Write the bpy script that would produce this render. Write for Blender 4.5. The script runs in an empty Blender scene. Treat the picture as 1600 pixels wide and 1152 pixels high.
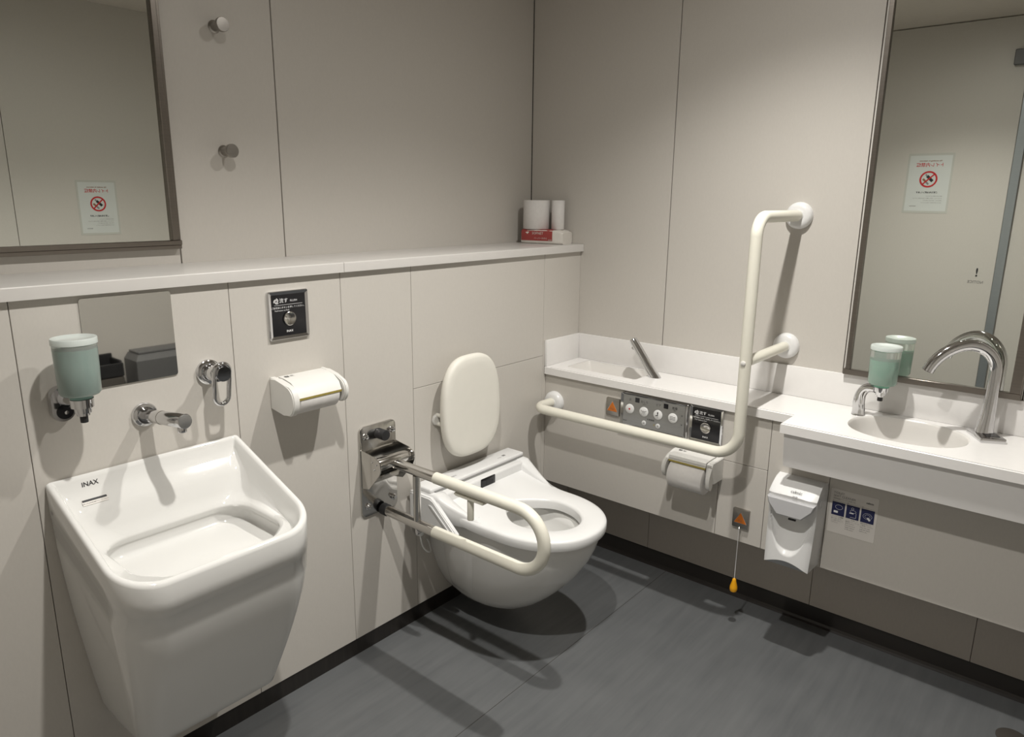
import bpy, bmesh, math, random
from mathutils import Vector, Matrix
random.seed(7)
SC = bpy.context.scene
COL = SC.collection
PI = math.pi
V = Vector

# ------------------------------------------------------------------ camera
cam_d = bpy.data.cameras.new('camera')
cam = bpy.data.objects.new('camera', cam_d)
COL.objects.link(cam)
rt = V((0.64451622, -0.76452505, 0.01001442)); up = V((0.17186912, 0.15762822, 0.97242704)); fw = V((0.74502339, 0.62502383, -0.23299219))
cam.matrix_world = Matrix(((rt.x, up.x, -fw.x, -2.41157), (rt.y, up.y, -fw.y, -1.66966), (rt.z, up.z, -fw.z, 1.43285), (0, 0, 0, 1)))
cam_d.sensor_fit = 'HORIZONTAL'; cam_d.sensor_width = 36.0
cam_d.lens = 1120.503 * 36.0 / 1600.0
cam_d.clip_start = 0.02
SC.camera = cam

# ------------------------------------------------------------------ world and light
w = bpy.data.worlds.new('world'); SC.world = w; w.use_nodes = True
w.node_tree.nodes['Background'].inputs[0].default_value = (1.0, 0.96, 0.90, 1)
w.node_tree.nodes['Background'].inputs[1].default_value = 0.02
SC.view_settings.view_transform = 'Standard'
SC.view_settings.look = 'None'
SC.view_settings.gamma = 1.0
SC.view_settings.use_curve_mapping = False
SC.view_settings.exposure = 0.12
CEIL = 2.42
LIGHTS = [(-0.78, -0.965), (-1.70, -0.965)]
for i, (lx, ly) in enumerate(LIGHTS):
    ld = bpy.data.lights.new('downlight_beam', 'SPOT')
    ld.energy = 90; ld.color = (1.0, 0.970, 0.915)
    ld.spot_size = math.radians(122); ld.spot_blend = 1.0; ld.shadow_soft_size = 0.022
    lo = bpy.data.objects.new('downlight_beam', ld); COL.objects.link(lo)
    lo.location = (lx, ly, CEIL - 0.03)
    ld = bpy.data.lights.new('downlight_glow', 'SPOT')
    ld.energy = 11; ld.color = (1.0, 0.970, 0.915)
    ld.spot_size = math.radians(176); ld.spot_blend = 1.0; ld.shadow_soft_size = 0.03
    lo = bpy.data.objects.new('downlight_glow', ld); COL.objects.link(lo)
    lo.location = (lx, ly, CEIL - 0.03)

# ------------------------------------------------------------------ materials
def mat(name, col, rough=0.5, metal=0.0, spec=0.5, coat=0.0, noise=None, trans=0.0, sss=0.0, emit=None, aniso=0, bump=None):
    m = bpy.data.materials.new(name); m.use_nodes = True
    nt = m.node_tree; b = nt.nodes['Principled BSDF']
    b.inputs['Base Color'].default_value = (*col, 1)
    b.inputs['Roughness'].default_value = rough
    b.inputs['Metallic'].default_value = metal
    b.inputs['Specular IOR Level'].default_value = spec
    b.inputs['Coat Weight'].default_value = coat
    b.inputs['Coat Roughness'].default_value = 0.04
    b.inputs['Transmission Weight'].default_value = trans
    if sss:
        b.inputs['Subsurface Weight'].default_value = sss
        b.inputs['Subsurface Radius'].default_value = (0.02, 0.02, 0.02)
        b.inputs['Subsurface Scale'].default_value = 0.5
    if emit:
        b.inputs['Emission Color'].default_value = (*emit[0], 1); b.inputs['Emission Strength'].default_value = emit[1]
    tc = nt.nodes.new('ShaderNodeTexCoord')
    if noise:      # (scale xyz, amount, detail)
        mp = nt.nodes.new('ShaderNodeMapping'); mp.inputs['Scale'].default_value = noise[0]
        nz = nt.nodes.new('ShaderNodeTexNoise'); nz.inputs['Scale'].default_value = 1.0; nz.inputs['Detail'].default_value = noise[2]
        mr = nt.nodes.new('ShaderNodeMapRange'); mr.inputs['From Min'].default_value = 0.25; mr.inputs['From Max'].default_value = 0.75
        mr.inputs['To Min'].default_value = 1 - noise[1]; mr.inputs['To Max'].default_value = 1 + noise[1]
        mx = nt.nodes.new('ShaderNodeVectorMath'); mx.operation = 'SCALE'
        mx.inputs[0].default_value = col
        nt.links.new(tc.outputs['Object'], mp.inputs['Vector']); nt.links.new(mp.outputs[0], nz.inputs['Vector'])
        nt.links.new(nz.outputs[0], mr.inputs['Value']); nt.links.new(mr.outputs[0], mx.inputs['Scale'])
        nt.links.new(mx.outputs[0], b.inputs['Base Color'])
    if bump:       # (scale, strength, distance)
        nz = nt.nodes.new('ShaderNodeTexNoise'); nz.inputs['Scale'].default_value = bump[0]; nz.inputs['Detail'].default_value = 3
        bp = nt.nodes.new('ShaderNodeBump'); bp.inputs['Strength'].default_value = bump[1]; bp.inputs['Distance'].default_value = bump[2]
        nt.links.new(tc.outputs['Object'], nz.inputs['Vector']); nt.links.new(nz.outputs[0], bp.inputs['Height'])
        nt.links.new(bp.outputs[0], b.inputs['Normal'])
    return m

M = {}
M['wall'] = mat('beige_laminate', (0.565, 0.537, 0.495), 0.42, noise=((220, 220, 90), 0.018, 4), bump=(900, 0.03, 0.0004))
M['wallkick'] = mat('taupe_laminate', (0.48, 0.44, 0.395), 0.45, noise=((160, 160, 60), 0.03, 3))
M['gap'] = mat('dark_joint', (0.05, 0.045, 0.04), 0.8)
M['gap2'] = mat('grey_joint', (0.16, 0.145, 0.125), 0.8)
M['ceil'] = mat('ceiling_paint', (0.62, 0.57, 0.51), 0.8, noise=((30, 30, 30), 0.02, 3))
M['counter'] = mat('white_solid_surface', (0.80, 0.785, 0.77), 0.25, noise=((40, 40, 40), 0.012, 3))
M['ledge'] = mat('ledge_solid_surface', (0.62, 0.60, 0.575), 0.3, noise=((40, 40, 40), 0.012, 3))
M['basin'] = mat('ivory_basin', (0.74, 0.72, 0.69), 0.22, noise=((20, 20, 20), 0.01, 2))
M['porcelain'] = mat('white_porcelain', (0.70, 0.695, 0.675), 0.06, coat=0.0, noise=((8, 8, 8), 0.008, 2))
M['plastic'] = mat('white_plastic', (0.75, 0.75, 0.745), 0.28, noise=((15, 15, 15), 0.008, 2))
M['matteplastic'] = mat('off_white_plastic', (0.69, 0.68, 0.65), 0.42, noise=((30, 30, 30), 0.01, 2))
M['greyplastic'] = mat('grey_plastic', (0.45, 0.45, 0.46), 0.35, noise=((15, 15, 15), 0.01, 2))
M['vinyl'] = mat('cream_vinyl', (0.74, 0.72, 0.63), 0.38, noise=((30, 30, 30), 0.012, 3), bump=(300, 0.04, 0.0005))
M['vinylback'] = mat('cream_cushion', (0.74, 0.72, 0.655), 0.5, noise=((30, 30, 30), 0.012, 3), bump=(400, 0.08, 0.0005))
M['chrome'] = mat('polished_chrome', (0.66, 0.66, 0.67), 0.07, 1.0, noise=((60, 60, 60), 0.02, 2))
M['steel'] = mat('polished_stainless', (0.60, 0.585, 0.56), 0.14, 1.0, noise=((200, 12, 12), 0.04, 3))
M['brushed'] = mat('brushed_stainless', (0.38, 0.36, 0.335), 0.34, 1.0, noise=((12, 12, 300), 0.08, 3))
M['satin'] = mat('satin_grey_metal', (0.36, 0.36, 0.355), 0.38, 0.85, noise=((8, 8, 400), 0.05, 3))
M['frame'] = mat('mirror_frame_steel', (0.26, 0.235, 0.21), 0.3, 1.0, noise=((3, 3, 300), 0.06, 2))
M['mirror'] = mat('silver_mirror', (0.86, 0.885, 0.845), 0.0, 1.0, noise=((1, 1, 1), 0.002, 1))
M['smallmirror'] = mat('polished_mirror_plate', (0.74, 0.74, 0.715), 0.02, 1.0, noise=((1, 1, 1), 0.002, 1))
M['black'] = mat('gloss_black', (0.008, 0.008, 0.01), 0.12, noise=((5, 5, 5), 0.1, 1))
M['rubber'] = mat('black_rubber', (0.015, 0.015, 0.016), 0.55, noise=((50, 50, 50), 0.1, 2))
M['darkbase'] = mat('black_brown_baseboard', (0.020, 0.017, 0.015), 0.32, noise=((60, 2, 2), 0.35, 4))
M['orange'] = mat('orange_button', (0.55, 0.15, 0.015), 0.4, noise=((80, 80, 80), 0.05, 2))
M['yellow'] = mat('yellow_bob', (0.90, 0.42, 0.01), 0.35, noise=((80, 80, 80), 0.03, 2))
M['paper'] = mat('tissue_paper', (0.72, 0.70, 0.68), 0.9, noise=((90, 90, 90), 0.03, 3), bump=(250, 0.15, 0.001))
M['packwhite'] = mat('clear_white_wrap', (0.72, 0.69, 0.64), 0.45, noise=((30, 30, 30), 0.03, 3), bump=(45, 0.5, 0.004))
M['packred'] = mat('red_wrap', (0.34, 0.055, 0.05), 0.45, noise=((30, 30, 30), 0.05, 3))
M['navy'] = mat('navy_print', (0.012, 0.016, 0.075), 0.5, noise=((20, 20, 20), 0.05, 2))
M['ink'] = mat('black_ink', (0.02, 0.02, 0.022), 0.6, noise=((20, 20, 20), 0.05, 2))
M['greyink'] = mat('grey_ink', (0.22, 0.21, 0.21), 0.6, noise=((20, 20, 20), 0.05, 2))
M['whiteink'] = mat('white_ink', (0.82, 0.82, 0.82), 0.6, noise=((20, 20, 20), 0.02, 2))
M['redink'] = mat('red_ink', (0.50, 0.015, 0.02), 0.6, noise=((20, 20, 20), 0.05, 2))
M['brownink'] = mat('brown_ink', (0.25, 0.12, 0.06), 0.6, noise=((20, 20, 20), 0.05, 2))
M['sticker'] = mat('sticker_film', (0.70, 0.67, 0.63), 0.3, noise=((20, 20, 20), 0.01, 2))
M['laminate'] = mat('laminated_film', (0.53, 0.53, 0.49), 0.2, noise=((20, 20, 20), 0.01, 2))
M['signpaper'] = mat('sign_paper', (0.61, 0.63, 0.61), 0.5, noise=((20, 20, 20), 0.01, 2))
M['gold'] = mat('brass_cutter', (0.42, 0.34, 0.09), 0.45, 0.5, noise=((90, 90, 90), 0.1, 2))
M['frost'] = mat('frosted_bottle', (0.90, 0.95, 0.92), 0.18, trans=0.8, noise=((20, 20, 20), 0.01, 2))
M['lidfrost'] = mat('frosted_lid', (0.80, 0.86, 0.83), 0.3, trans=0.35, noise=((20, 20, 20), 0.01, 2))
M['liquid'] = mat('mint_soap', (0.22, 0.52, 0.38), 0.4, noise=((12, 12, 12), 0.03, 2))
M['liquiddull'] = mat('dull_mint_soap', (0.22, 0.38, 0.335), 0.4, noise=((12, 12, 12), 0.03, 2))
M['water'] = mat('sink_floor_glaze', (0.78, 0.77, 0.73), 0.07, coat=0.8, noise=((8, 8, 8), 0.008, 2))
M['bin'] = mat('dark_bin_steel', (0.10, 0.09, 0.08), 0.35, 0.4, noise=((9, 9, 200), 0.05, 2))
M['cabgrey'] = mat('grey_cabinet', (0.13, 0.13, 0.13), 0.45, noise=((20, 20, 20), 0.02, 2))
M['doorstrip'] = mat('pale_blue_aluminium', (0.36, 0.39, 0.41), 0.35, 0.7, noise=((8, 8, 90), 0.02, 2))
M['lamp'] = mat('lit_diffuser', (0.9, 0.9, 0.9), 0.5, emit=((1.0, 0.970, 0.915), 60), noise=((20, 20, 20), 0.01, 2))

def floor_material():
    m = bpy.data.materials.new('slate_vinyl_floor'); m.use_nodes = True
    nt = m.node_tree; b = nt.nodes['Principled BSDF']; L = nt.links.new
    tc = nt.nodes.new('ShaderNodeTexCoord')
    mp = nt.nodes.new('ShaderNodeMapping'); mp.inputs['Scale'].default_value = (2.0, 26, 1); mp.inputs['Rotation'].default_value = (0, 0, 0.05)
    n1 = nt.nodes.new('ShaderNodeTexNoise'); n1.inputs['Scale'].default_value = 1.6; n1.inputs['Detail'].default_value = 6; n1.inputs['Roughness'].default_value = 0.6
    n2 = nt.nodes.new('ShaderNodeTexNoise'); n2.inputs['Scale'].default_value = 5; n2.inputs['Detail'].default_value = 5
    cr = nt.nodes.new('ShaderNodeValToRGB')
    cr.color_ramp.elements[0].position = 0.28; cr.color_ramp.elements[0].color = (0.094, 0.099, 0.103, 1)
    cr.color_ramp.elements[1].position = 0.72; cr.color_ramp.elements[1].color = (0.145, 0.150, 0.153, 1)
    mix = nt.nodes.new('ShaderNodeMath'); mix.operation = 'ADD'; mix.inputs[1].default_value = 0
    a = nt.nodes.new('ShaderNodeMath'); a.operation = 'MULTIPLY'; a.inputs[1].default_value = 0.55
    c = nt.nodes.new('ShaderNodeMath'); c.operation = 'MULTIPLY'; c.inputs[1].default_value = 0.45
    L(tc.outputs['Object'], mp.inputs[0]); L(mp.outputs[0], n1.inputs['Vector']); L(tc.outputs['Object'], n2.inputs['Vector'])
    L(n1.outputs[0], a.inputs[0]); L(n2.outputs[0], c.inputs[0]); L(a.outputs[0], mix.inputs[0]); L(c.outputs[0], mix.inputs[1])
    L(mix.outputs[0], cr.inputs[0]); L(cr.outputs[0], b.inputs['Base Color'])
    b.inputs['Roughness'].default_value = 0.42
    bp = nt.nodes.new('ShaderNodeBump'); bp.inputs['Strength'].default_value = 0.12; bp.inputs['Distance'].default_value = 0.001
    L(n1.outputs[0], bp.inputs['Height']); L(bp.outputs[0], b.inputs['Normal'])
    return m
M['floor'] = floor_material()

# ------------------------------------------------------------------ helpers
WLOC = {}
def tag(o, label=None, cat=None, group=None, kind=None):
    if label: o['label'] = label
    if cat: o['category'] = cat
    if group: o['group'] = group
    if kind: o['kind'] = kind
    return o
def thing(name, loc, label, cat, group=None):
    o = bpy.data.objects.new(name, None); COL.objects.link(o); o.location = loc
    o.empty_display_size = 0.05
    WLOC[o.name] = V(loc)
    return tag(o, label, cat, group)
def obj(name, bm, m, parent=None, smooth=40, mod=None):
    """link the bmesh (world coordinates) as one mesh object, origin at its centre"""
    if isinstance(bm, bpy.types.Mesh): me = bm
    else:
        bmesh.ops.recalc_face_normals(bm, faces=bm.faces)
        me = bpy.data.meshes.new(name); bm.to_mesh(me); bm.free()
    n = max(1, len(me.vertices))
    c = sum((v.co for v in me.vertices), V()) / n
    me.transform(Matrix.Translation(-c))
    me.materials.clear(); me.materials.append(M[m])
    if smooth:
        me.polygons.foreach_set('use_smooth', [True] * len(me.polygons))
        try: me.set_sharp_from_angle(angle=math.radians(smooth))
        except Exception: pass
    o = bpy.data.objects.new(name, me); COL.objects.link(o)
    WLOC[o.name] = c.copy()
    if parent: o.parent = parent; o.location = c - WLOC[parent.name]
    else: o.location = c
    return o
def struct(name, bm, m, **k):
    o = obj(name, bm, m, **k); o['kind'] = 'structure'; return o
def NB(): return bmesh.new()
def box(bm, x0, x1, y0, y1, z0, z1, bev=0.0, seg=2):
    r = bmesh.ops.create_cube(bm, size=1.0)
    vs = r['verts']
    for v in vs:
        v.co = V((x0 + (v.co.x + .5) * (x1 - x0), y0 + (v.co.y + .5) * (y1 - y0), z0 + (v.co.z + .5) * (z1 - z0)))
    if bev > 0:
        es = list({e for v in vs for e in v.link_edges})
        bmesh.ops.bevel(bm, geom=es, offset=bev, segments=seg, affect='EDGES', profile=0.5)
    return bm
def BX(*a, **k): return box(NB(), *a, **k)
def loft(bm, rings, cap0=True, cap1=True, closed=True):
    vr = [[bm.verts.new(p) for p in r] for r in rings]
    n = len(rings[0])
    for a, b in zip(vr, vr[1:]):
        for i in range(n if closed else n - 1):
            j = (i + 1) % n
            try: bm.faces.new((a[i], a[j], b[j], b[i]))
            except ValueError: pass
    if cap0: bm.faces.new(vr[0])
    if cap1: bm.faces.new(vr[-1])
    return vr
def frame_of(d, ref=V((0, 0, 1))):
    d = d.normalized()
    if abs(d.dot(ref)) > .97: ref = V((1, 0, 0))
    a = d.cross(ref).normalized(); return a, a.cross(d).normalized()
def tube(bm, pts, rad, seg=24, ref=V((0, 0, 1)), sx=1.0, sy=1.0, caps=True):
    """sweep with parallel transport; rad number or list"""
    pts = [V(p) for p in pts]; n = len(pts)
    rads = rad if isinstance(rad, (list, tuple)) else [rad] * n
    T = [(pts[min(i + 1, n - 1)] - pts[max(i - 1, 0)]).normalized() for i in range(n)]
    a, b = frame_of(T[0], ref); rings = []
    for i in range(n):
        if i:
            q = T[i - 1].rotation_difference(T[i]); a = q @ a; b = q @ b
        rings.append([pts[i] + (a * math.cos(t) * sx + b * math.sin(t) * sy) * rads[i] for t in [2 * PI * k / seg for k in range(seg)]])
    loft(bm, rings, caps, caps); return bm
def cyl(bm, p0, p1, r, seg=32, bev=0.0, r1=None):
    p0, p1 = V(p0), V(p1); r1 = r if r1 is None else r1
    if bev > 0:
        d = (p1 - p0).normalized()
        pts = [p0, p0 + d * bev * .3, p0 + d * bev, p1 - d * bev, p1 - d * bev * .3, p1]
        rr = [r - bev, r - bev * .3, r, r1, r1 - bev * .3, r1 - bev]
    else: pts = [p0, p1]; rr = [r, r1]
    a, b = frame_of(p1 - p0)
    loft(bm, [[p + (a * math.cos(t) + b * math.sin(t)) * q for t in [2 * PI * k / seg for k in range(seg)]] for p, q in zip(pts, rr)])
    return bm
def lathe(bm, c, axis, prof, seg=40):
    """prof: list of (distance along axis, radius)"""
    c = V(c); axis = V(axis).normalized(); a, b = frame_of(axis)
    loft(bm, [[c + axis * h + (a * math.cos(t) + b * math.sin(t)) * max(r, 1e-5) for t in [2 * PI * k / seg for k in range(seg)]] for h, r in prof])
    return bm
def fillet(pts, r, seg=10):
    """round the corners of a polyline; r number or list per inner corner"""
    pts = [V(p) for p in pts]; out = [pts[0]]
    for i in range(1, len(pts) - 1):
        rr = r[i - 1] if isinstance(r, (list, tuple)) else r
        p = pts[i]; u = (pts[i - 1] - p).normalized(); v = (pts[i + 1] - p).normalized()
        ang = u.angle(v); d = rr / math.tan(ang / 2)
        a = p + u * d; b = p + v * d; bis = (u + v).normalized(); c = p + bis * (rr / math.sin(ang / 2))
        va = a - c; vb = b - c; th = va.angle(vb)
        for k in range(seg + 1):
            t = k / seg
            out.append(c + (va * math.sin((1 - t) * th) + vb * math.sin(t * th)) / math.sin(th))
    out.append(pts[-1]); return out
def rrect(w, h, r, seg=6):
    """rounded rectangle outline centred on origin (2-D)"""
    r = min(r, w / 2 - 1e-5, h / 2 - 1e-5); out = []
    for cx, cy, a0 in ((w / 2 - r, h / 2 - r, 0), (-w / 2 + r, h / 2 - r, PI / 2), (-w / 2 + r, -h / 2 + r, PI), (w / 2 - r, -h / 2 + r, 1.5 * PI)):
        for k in range(seg + 1):
            a = a0 + PI / 2 * k / seg; out.append((cx + r * math.cos(a), cy + r * math.sin(a)))
    return out
def plate(bm, c, R, U, w, h, t, r=0.0, bev=0.0, seg=6, shrink=None):
    """rounded plate: c centre of its back face, R right, U up, thickness t along R x U ..., normal N"""
    c, R, U = V(c), V(R), V(U); N = R.cross(U)
    def ring(off, dep): return [c + R * x + U * y + N * dep for x, y in rrect(w - 2 * off, h - 2 * off, max(r - off, 1e-4), seg)]
    if bev > 0: rings = [ring(0, 0), ring(0, t - bev), ring(bev * .3, t - bev * .3), ring(bev, t)]
    else: rings = [ring(0, 0), ring(0, t)]
    loft(bm, rings); return bm
def prism(bm, poly, axis, a0, a1, bev=0.0):
    """extrude a 2-D outline along an axis; 'x': poly=(y,z); 'y': poly=(x,z); 'z': poly=(x,y)"""
    def P(p, a): return V((a, p[0], p[1])) if axis == 'x' else V((p[0], a, p[1])) if axis == 'y' else V((p[0], p[1], a))
    vs = loft(bm, [[P(p, a0) for p in poly], [P(p, a1) for p in poly]])
    if bev > 0:
        es = [e for e in {e for r in vs for v in r for e in v.link_edges} if all(v in vs[0] for v in e.verts) or all(v in vs[1] for v in e.verts)]
        bmesh.ops.bevel(bm, geom=es, offset=bev, segments=2, affect='EDGES')
    return bm
def text(name, body, c, R, U, h, m, parent, align='CENTER', stretch=1.0, bold=0.0):
    """lettering: c = baseline anchor, R right, U up, h = cap height"""
    cu = bpy.data.curves.new(name, 'FONT'); cu.body = body; cu.size = h / 0.72; cu.align_x = align; cu.resolution_u = 2
    cu.offset = bold
    o = bpy.data.objects.new(name, cu); COL.objects.link(o)
    dg = bpy.context.evaluated_depsgraph_get(); me = bpy.data.meshes.new_from_object(o.evaluated_get(dg))
    bpy.data.objects.remove(o); bpy.data.curves.remove(cu)
    R, U = V(R), V(U); N = R.cross(U); c = V(c)
    me.transform(Matrix(((R.x * stretch, U.x, N.x, c.x), (R.y * stretch, U.y, N.y, c.y), (R.z * stretch, U.z, N.z, c.z), (0, 0, 0, 1))))
    me.name = name
    return obj(name, me, m, parent, smooth=0)
def panels(bm, axis, face, depth, cuts, z0, z1, gap, bev=0.0008):
    """row of cladding boards with open joints. axis 'x': boards run along x facing -y at y=face; 'y': run along y facing -x at x=face"""
    for a, b in zip(cuts, cuts[1:]):
        lo, hi = min(a, b) + gap / 2, max(a, b) - gap / 2
        if axis == 'x': box(bm, lo, hi, face, face + depth, z0, z1, bev, 1)
        else: box(bm, face, face + depth, lo, hi, z0, z1, bev, 1)
    return bm
def superring(cx, cy, hx, hy, n, N, z):
    out = []
    for k in range(N):
        t = 2 * PI * k / N; c, s = math.cos(t), math.sin(t)
        out.append(V((cx + hx * math.copysign(abs(c) ** (2 / n), c), cy + hy * math.copysign(abs(s) ** (2 / n), s), z)))
    return out

# ------------------------------------------------------------------ the room shell
XL, YB = -2.62, -2.25          # far side walls (seen only in the mirrors)
struct('floor', BX(XL - .1, .1, YB - .1, .4, -.05, 0), 'floor', smooth=0)
struct('trim_1', BX(XL, -.036, -.4905, -.489, -.001, .0005), 'gap', smooth=0)      # weld line of the floor sheet
struct('ceiling', BX(XL - .1, .2, YB - .1, .45, CEIL, CEIL + .06), 'ceil', smooth=0)
# back side: lower cladding, upper recessed cladding
G = .0015
bm = NB()
panels(bm, 'x', 0, .012, [XL, -1.976, -1.512, -1.178, -.913], .057, 1.2222, G)
panels(bm, 'x', 0, .012, [-.913, -.234], .057, .829 - G / 2, G); panels(bm, 'x', 0, .012, [-.913, -.234], .829 + G / 2, 1.2222, G)
panels(bm, 'x', 0, .012, [-.234, .004], .057, 1.2222, G)
struct('wall_back_lower', bm, 'wall', smooth=0)
struct('wall_back_backing', BX(XL, .05, .0122, .25, 0, 1.2222), 'gap2', smooth=0)
bm = NB(); panels(bm, 'x', .261, .012, [XL, -1.95, -1.497, -1.179, .004], 1.245, CEIL, .0035)
struct('wall_back_upper', bm, 'wall', smooth=0)
struct('wall_back_core', BX(XL, .05, .2735, .33, 1.2, CEIL), 'gap', smooth=0)
struct('baseboard_back', BX(XL, -.02, .003, .012, 0, .0565), 'darkbase', smooth=0)
# right side: upper cladding, service apron, kick panel
bm = NB(); panels(bm, 'y', .004, .012, [.261, -.387, -1.040], .80, CEIL, .0035); panels(bm, 'y', .004, .012, [-1.040, -1.52, YB], .80, CEIL, .0022)
struct('wall_right_upper', bm, 'wall', smooth=0)
struct('wall_right_core', BX(.0165, .06, YB, .261, 0, CEIL), 'gap', smooth=0)
bm = NB()
panels(bm, 'y', -.214, .012, [0, -.745], .308, .755, G)
panels(bm, 'y', -.214, .012, [-.745, -.907], .308, .581 - G / 2, G); panels(bm, 'y', -.214, .012, [-.745, -.907], .581 + G / 2, .755, G)
panels(bm, 'y', -.214, .012, [-.907, -1.097, YB], .308, .755, G)
struct('wall_right_apron', bm, 'wall', smooth=0)
struct('wall_right_apron_core', BX(-.2018, -.1985, YB, 0, .3165, .755), 'gap2', smooth=0)
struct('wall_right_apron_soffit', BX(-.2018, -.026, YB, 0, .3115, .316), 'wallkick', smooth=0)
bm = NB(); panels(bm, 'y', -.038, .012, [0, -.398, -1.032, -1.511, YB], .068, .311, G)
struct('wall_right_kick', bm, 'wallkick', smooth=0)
struct('wall_right_kick_core', BX(-.0258, .016, YB, 0, 0, .311), 'gap', smooth=0)
struct('baseboard_right', prism(NB(), [(-.036, .0675), (-.037, .014), (-.040, .005), (-.046, .0006), (-.046, 0), (-.0258, 0), (-.0258, .0675)], 'y', YB, 0), 'darkbase', smooth=0)
# the two sides behind and beside the camera
struct('wall_left', BX(XL - .06, XL, YB, .33, 0, CEIL), 'wall', smooth=0)
bm = NB(); panels(bm, 'x', YB - .012, .012, [XL, -1.165, .05], 0, CEIL, .003)
struct('wall_front', bm, 'wall', smooth=0)
struct('wall_front_core', BX(XL, .06, YB - .05, YB - .0125, 0, CEIL), 'gap', smooth=0)
# sliding door on the left side, seen in the basin mirror
door = struct('door_1', BX(XL, XL + .014, -1.12, -.10, .01, 2.415, .002, 1), 'wall', smooth=0)
obj('edge_strip', BX(XL, XL + .024, -1.165, -1.122, 0, 2.415, .002, 1), 'doorstrip', door)
obj('closer_box', BX(XL, XL + .05, -1.60, -1.055, 2.16, 2.24, .003, 1), 'cabgrey', door)
text('notice_mark', '!', (XL + .0155, -1.035, 1.005), (0, 1, 0), (0, 0, 1), .05, 'ink', door, bold=.001)
text('notice_word', 'NOTICE', (XL + .0155, -1.035, .965), (0, 1, 0), (0, 0, 1), .016, 'greyink', door)

# ------------------------------------------------------------------ downlights in the ceiling
for i, (lx, ly) in enumerate(LIGHTS):
    t = thing('downlight', (lx, ly, CEIL), ['round recessed ceiling downlight nearer the wash basin', 'round recessed ceiling downlight nearer the deep slop sink'][i], 'light', 'recessed ceiling downlights')
    obj('trim_ring', lathe(NB(), (lx, ly, CEIL), (0, 0, -1), [(0, .062), (.004, .062), (.006, .056), (.004, .050), (0, .050)]), 'plastic', t)
    obj('diffuser', cyl(NB(), (lx, ly, CEIL - .001), (lx, ly, CEIL - .004), .048), 'lamp', t)

# ------------------------------------------------------------------ ledge shelf (two lengths)
def ledge(x0, x1, label):
    pr = [(.2605, 1.2225), (-.0145, 1.2225), (-.0145, 1.247)] + [(-.0145 + .003 * (1 - math.cos(a)), 1.247 + .003 * math.sin(a)) for a in (.4, .8, 1.2, PI / 2)] + [(.2605, 1.25)]
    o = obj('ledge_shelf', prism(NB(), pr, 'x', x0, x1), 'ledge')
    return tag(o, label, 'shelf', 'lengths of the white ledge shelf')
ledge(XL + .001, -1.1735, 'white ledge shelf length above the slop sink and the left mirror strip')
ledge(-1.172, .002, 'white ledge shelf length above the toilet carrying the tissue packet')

# ------------------------------------------------------------------ mirrors
def wall_mirror_back():
    t = thing('wall_mirror', (-1.86, .261, 1.29), 'large steel framed mirror on the upper wall above the slop sink', 'mirror')
    x0, x1, z0, z1 = -2.21, -1.502, 1.290, 2.26
    obj('mirror_glass', BX(x0 + .02, x1 - .02, .2470, .2605, z0 + .02, z1 - .02), 'mirror', t, smooth=0)
    bm = NB()
    box(bm, x0, x1, .240, .2605, z0, z0 + .010, .001, 1); box(bm, x0, x1, .236, .2605, z0 + .010, z0 + .0225, .0015, 1)
    box(bm, x0, x1, .238, .2605, z1 - .022, z1, .001, 1)
    box(bm, x0, x0 + .022, .238, .2605, z0 + .0225, z1 - .022, .001, 1)
    box(bm, x1 - .009, x1, .243, .2605, z0 + .0225, z1 - .022, .001, 1); box(bm, x1 - .024, x1 - .009, .236, .2605, z0 + .0225, z1 - .022, .0015, 1)
    obj('mirror_frame', bm, 'frame', t)
wall_mirror_back()
def wall_mirror_basin():
    t = thing('wall_mirror', (0, -1.285, .891), 'tall steel framed mirror behind the wash basin and curved tap', 'mirror')
    y0, y1, z0, z1 = -1.516, -1.046, .892, 2.24
    obj('mirror_glass', BX(-.012, .0036, y0 + .014, y1 - .014, z0 + .014, z1 - .014), 'mirror', t, smooth=0)
    bm = NB()
    for a in ((y0, y1, z0, z0 + .018), (y0, y1, z1 - .018, z1)): box(bm, -.022, .0036, *a, .001, 1)
    for a in ((y0, y0 + .026, z0 + .018, z1 - .018), (y1 - .020, y1 - .006, z0 + .018, z1 - .018)): box(bm, -.022, .0036, *a, .001, 1)
    obj('mirror_frame', bm, 'frame', t)
    obj('edge_trim', BX(-.006, .0036, y1 - .0055, y1, z0 + .018, z1, .001, 1), 'matteplastic', t)
wall_mirror_basin()
t = obj('mirror_plate', plate(NB(), (-1.7535, -.0005, 1.1145), (1, 0, 0), (0, 0, 1), .194, .198, .003, .006), 'smallmirror', smooth=0)
tag(t, 'small frameless mirror plate just above the slop sink tap', 'mirror')

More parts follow.
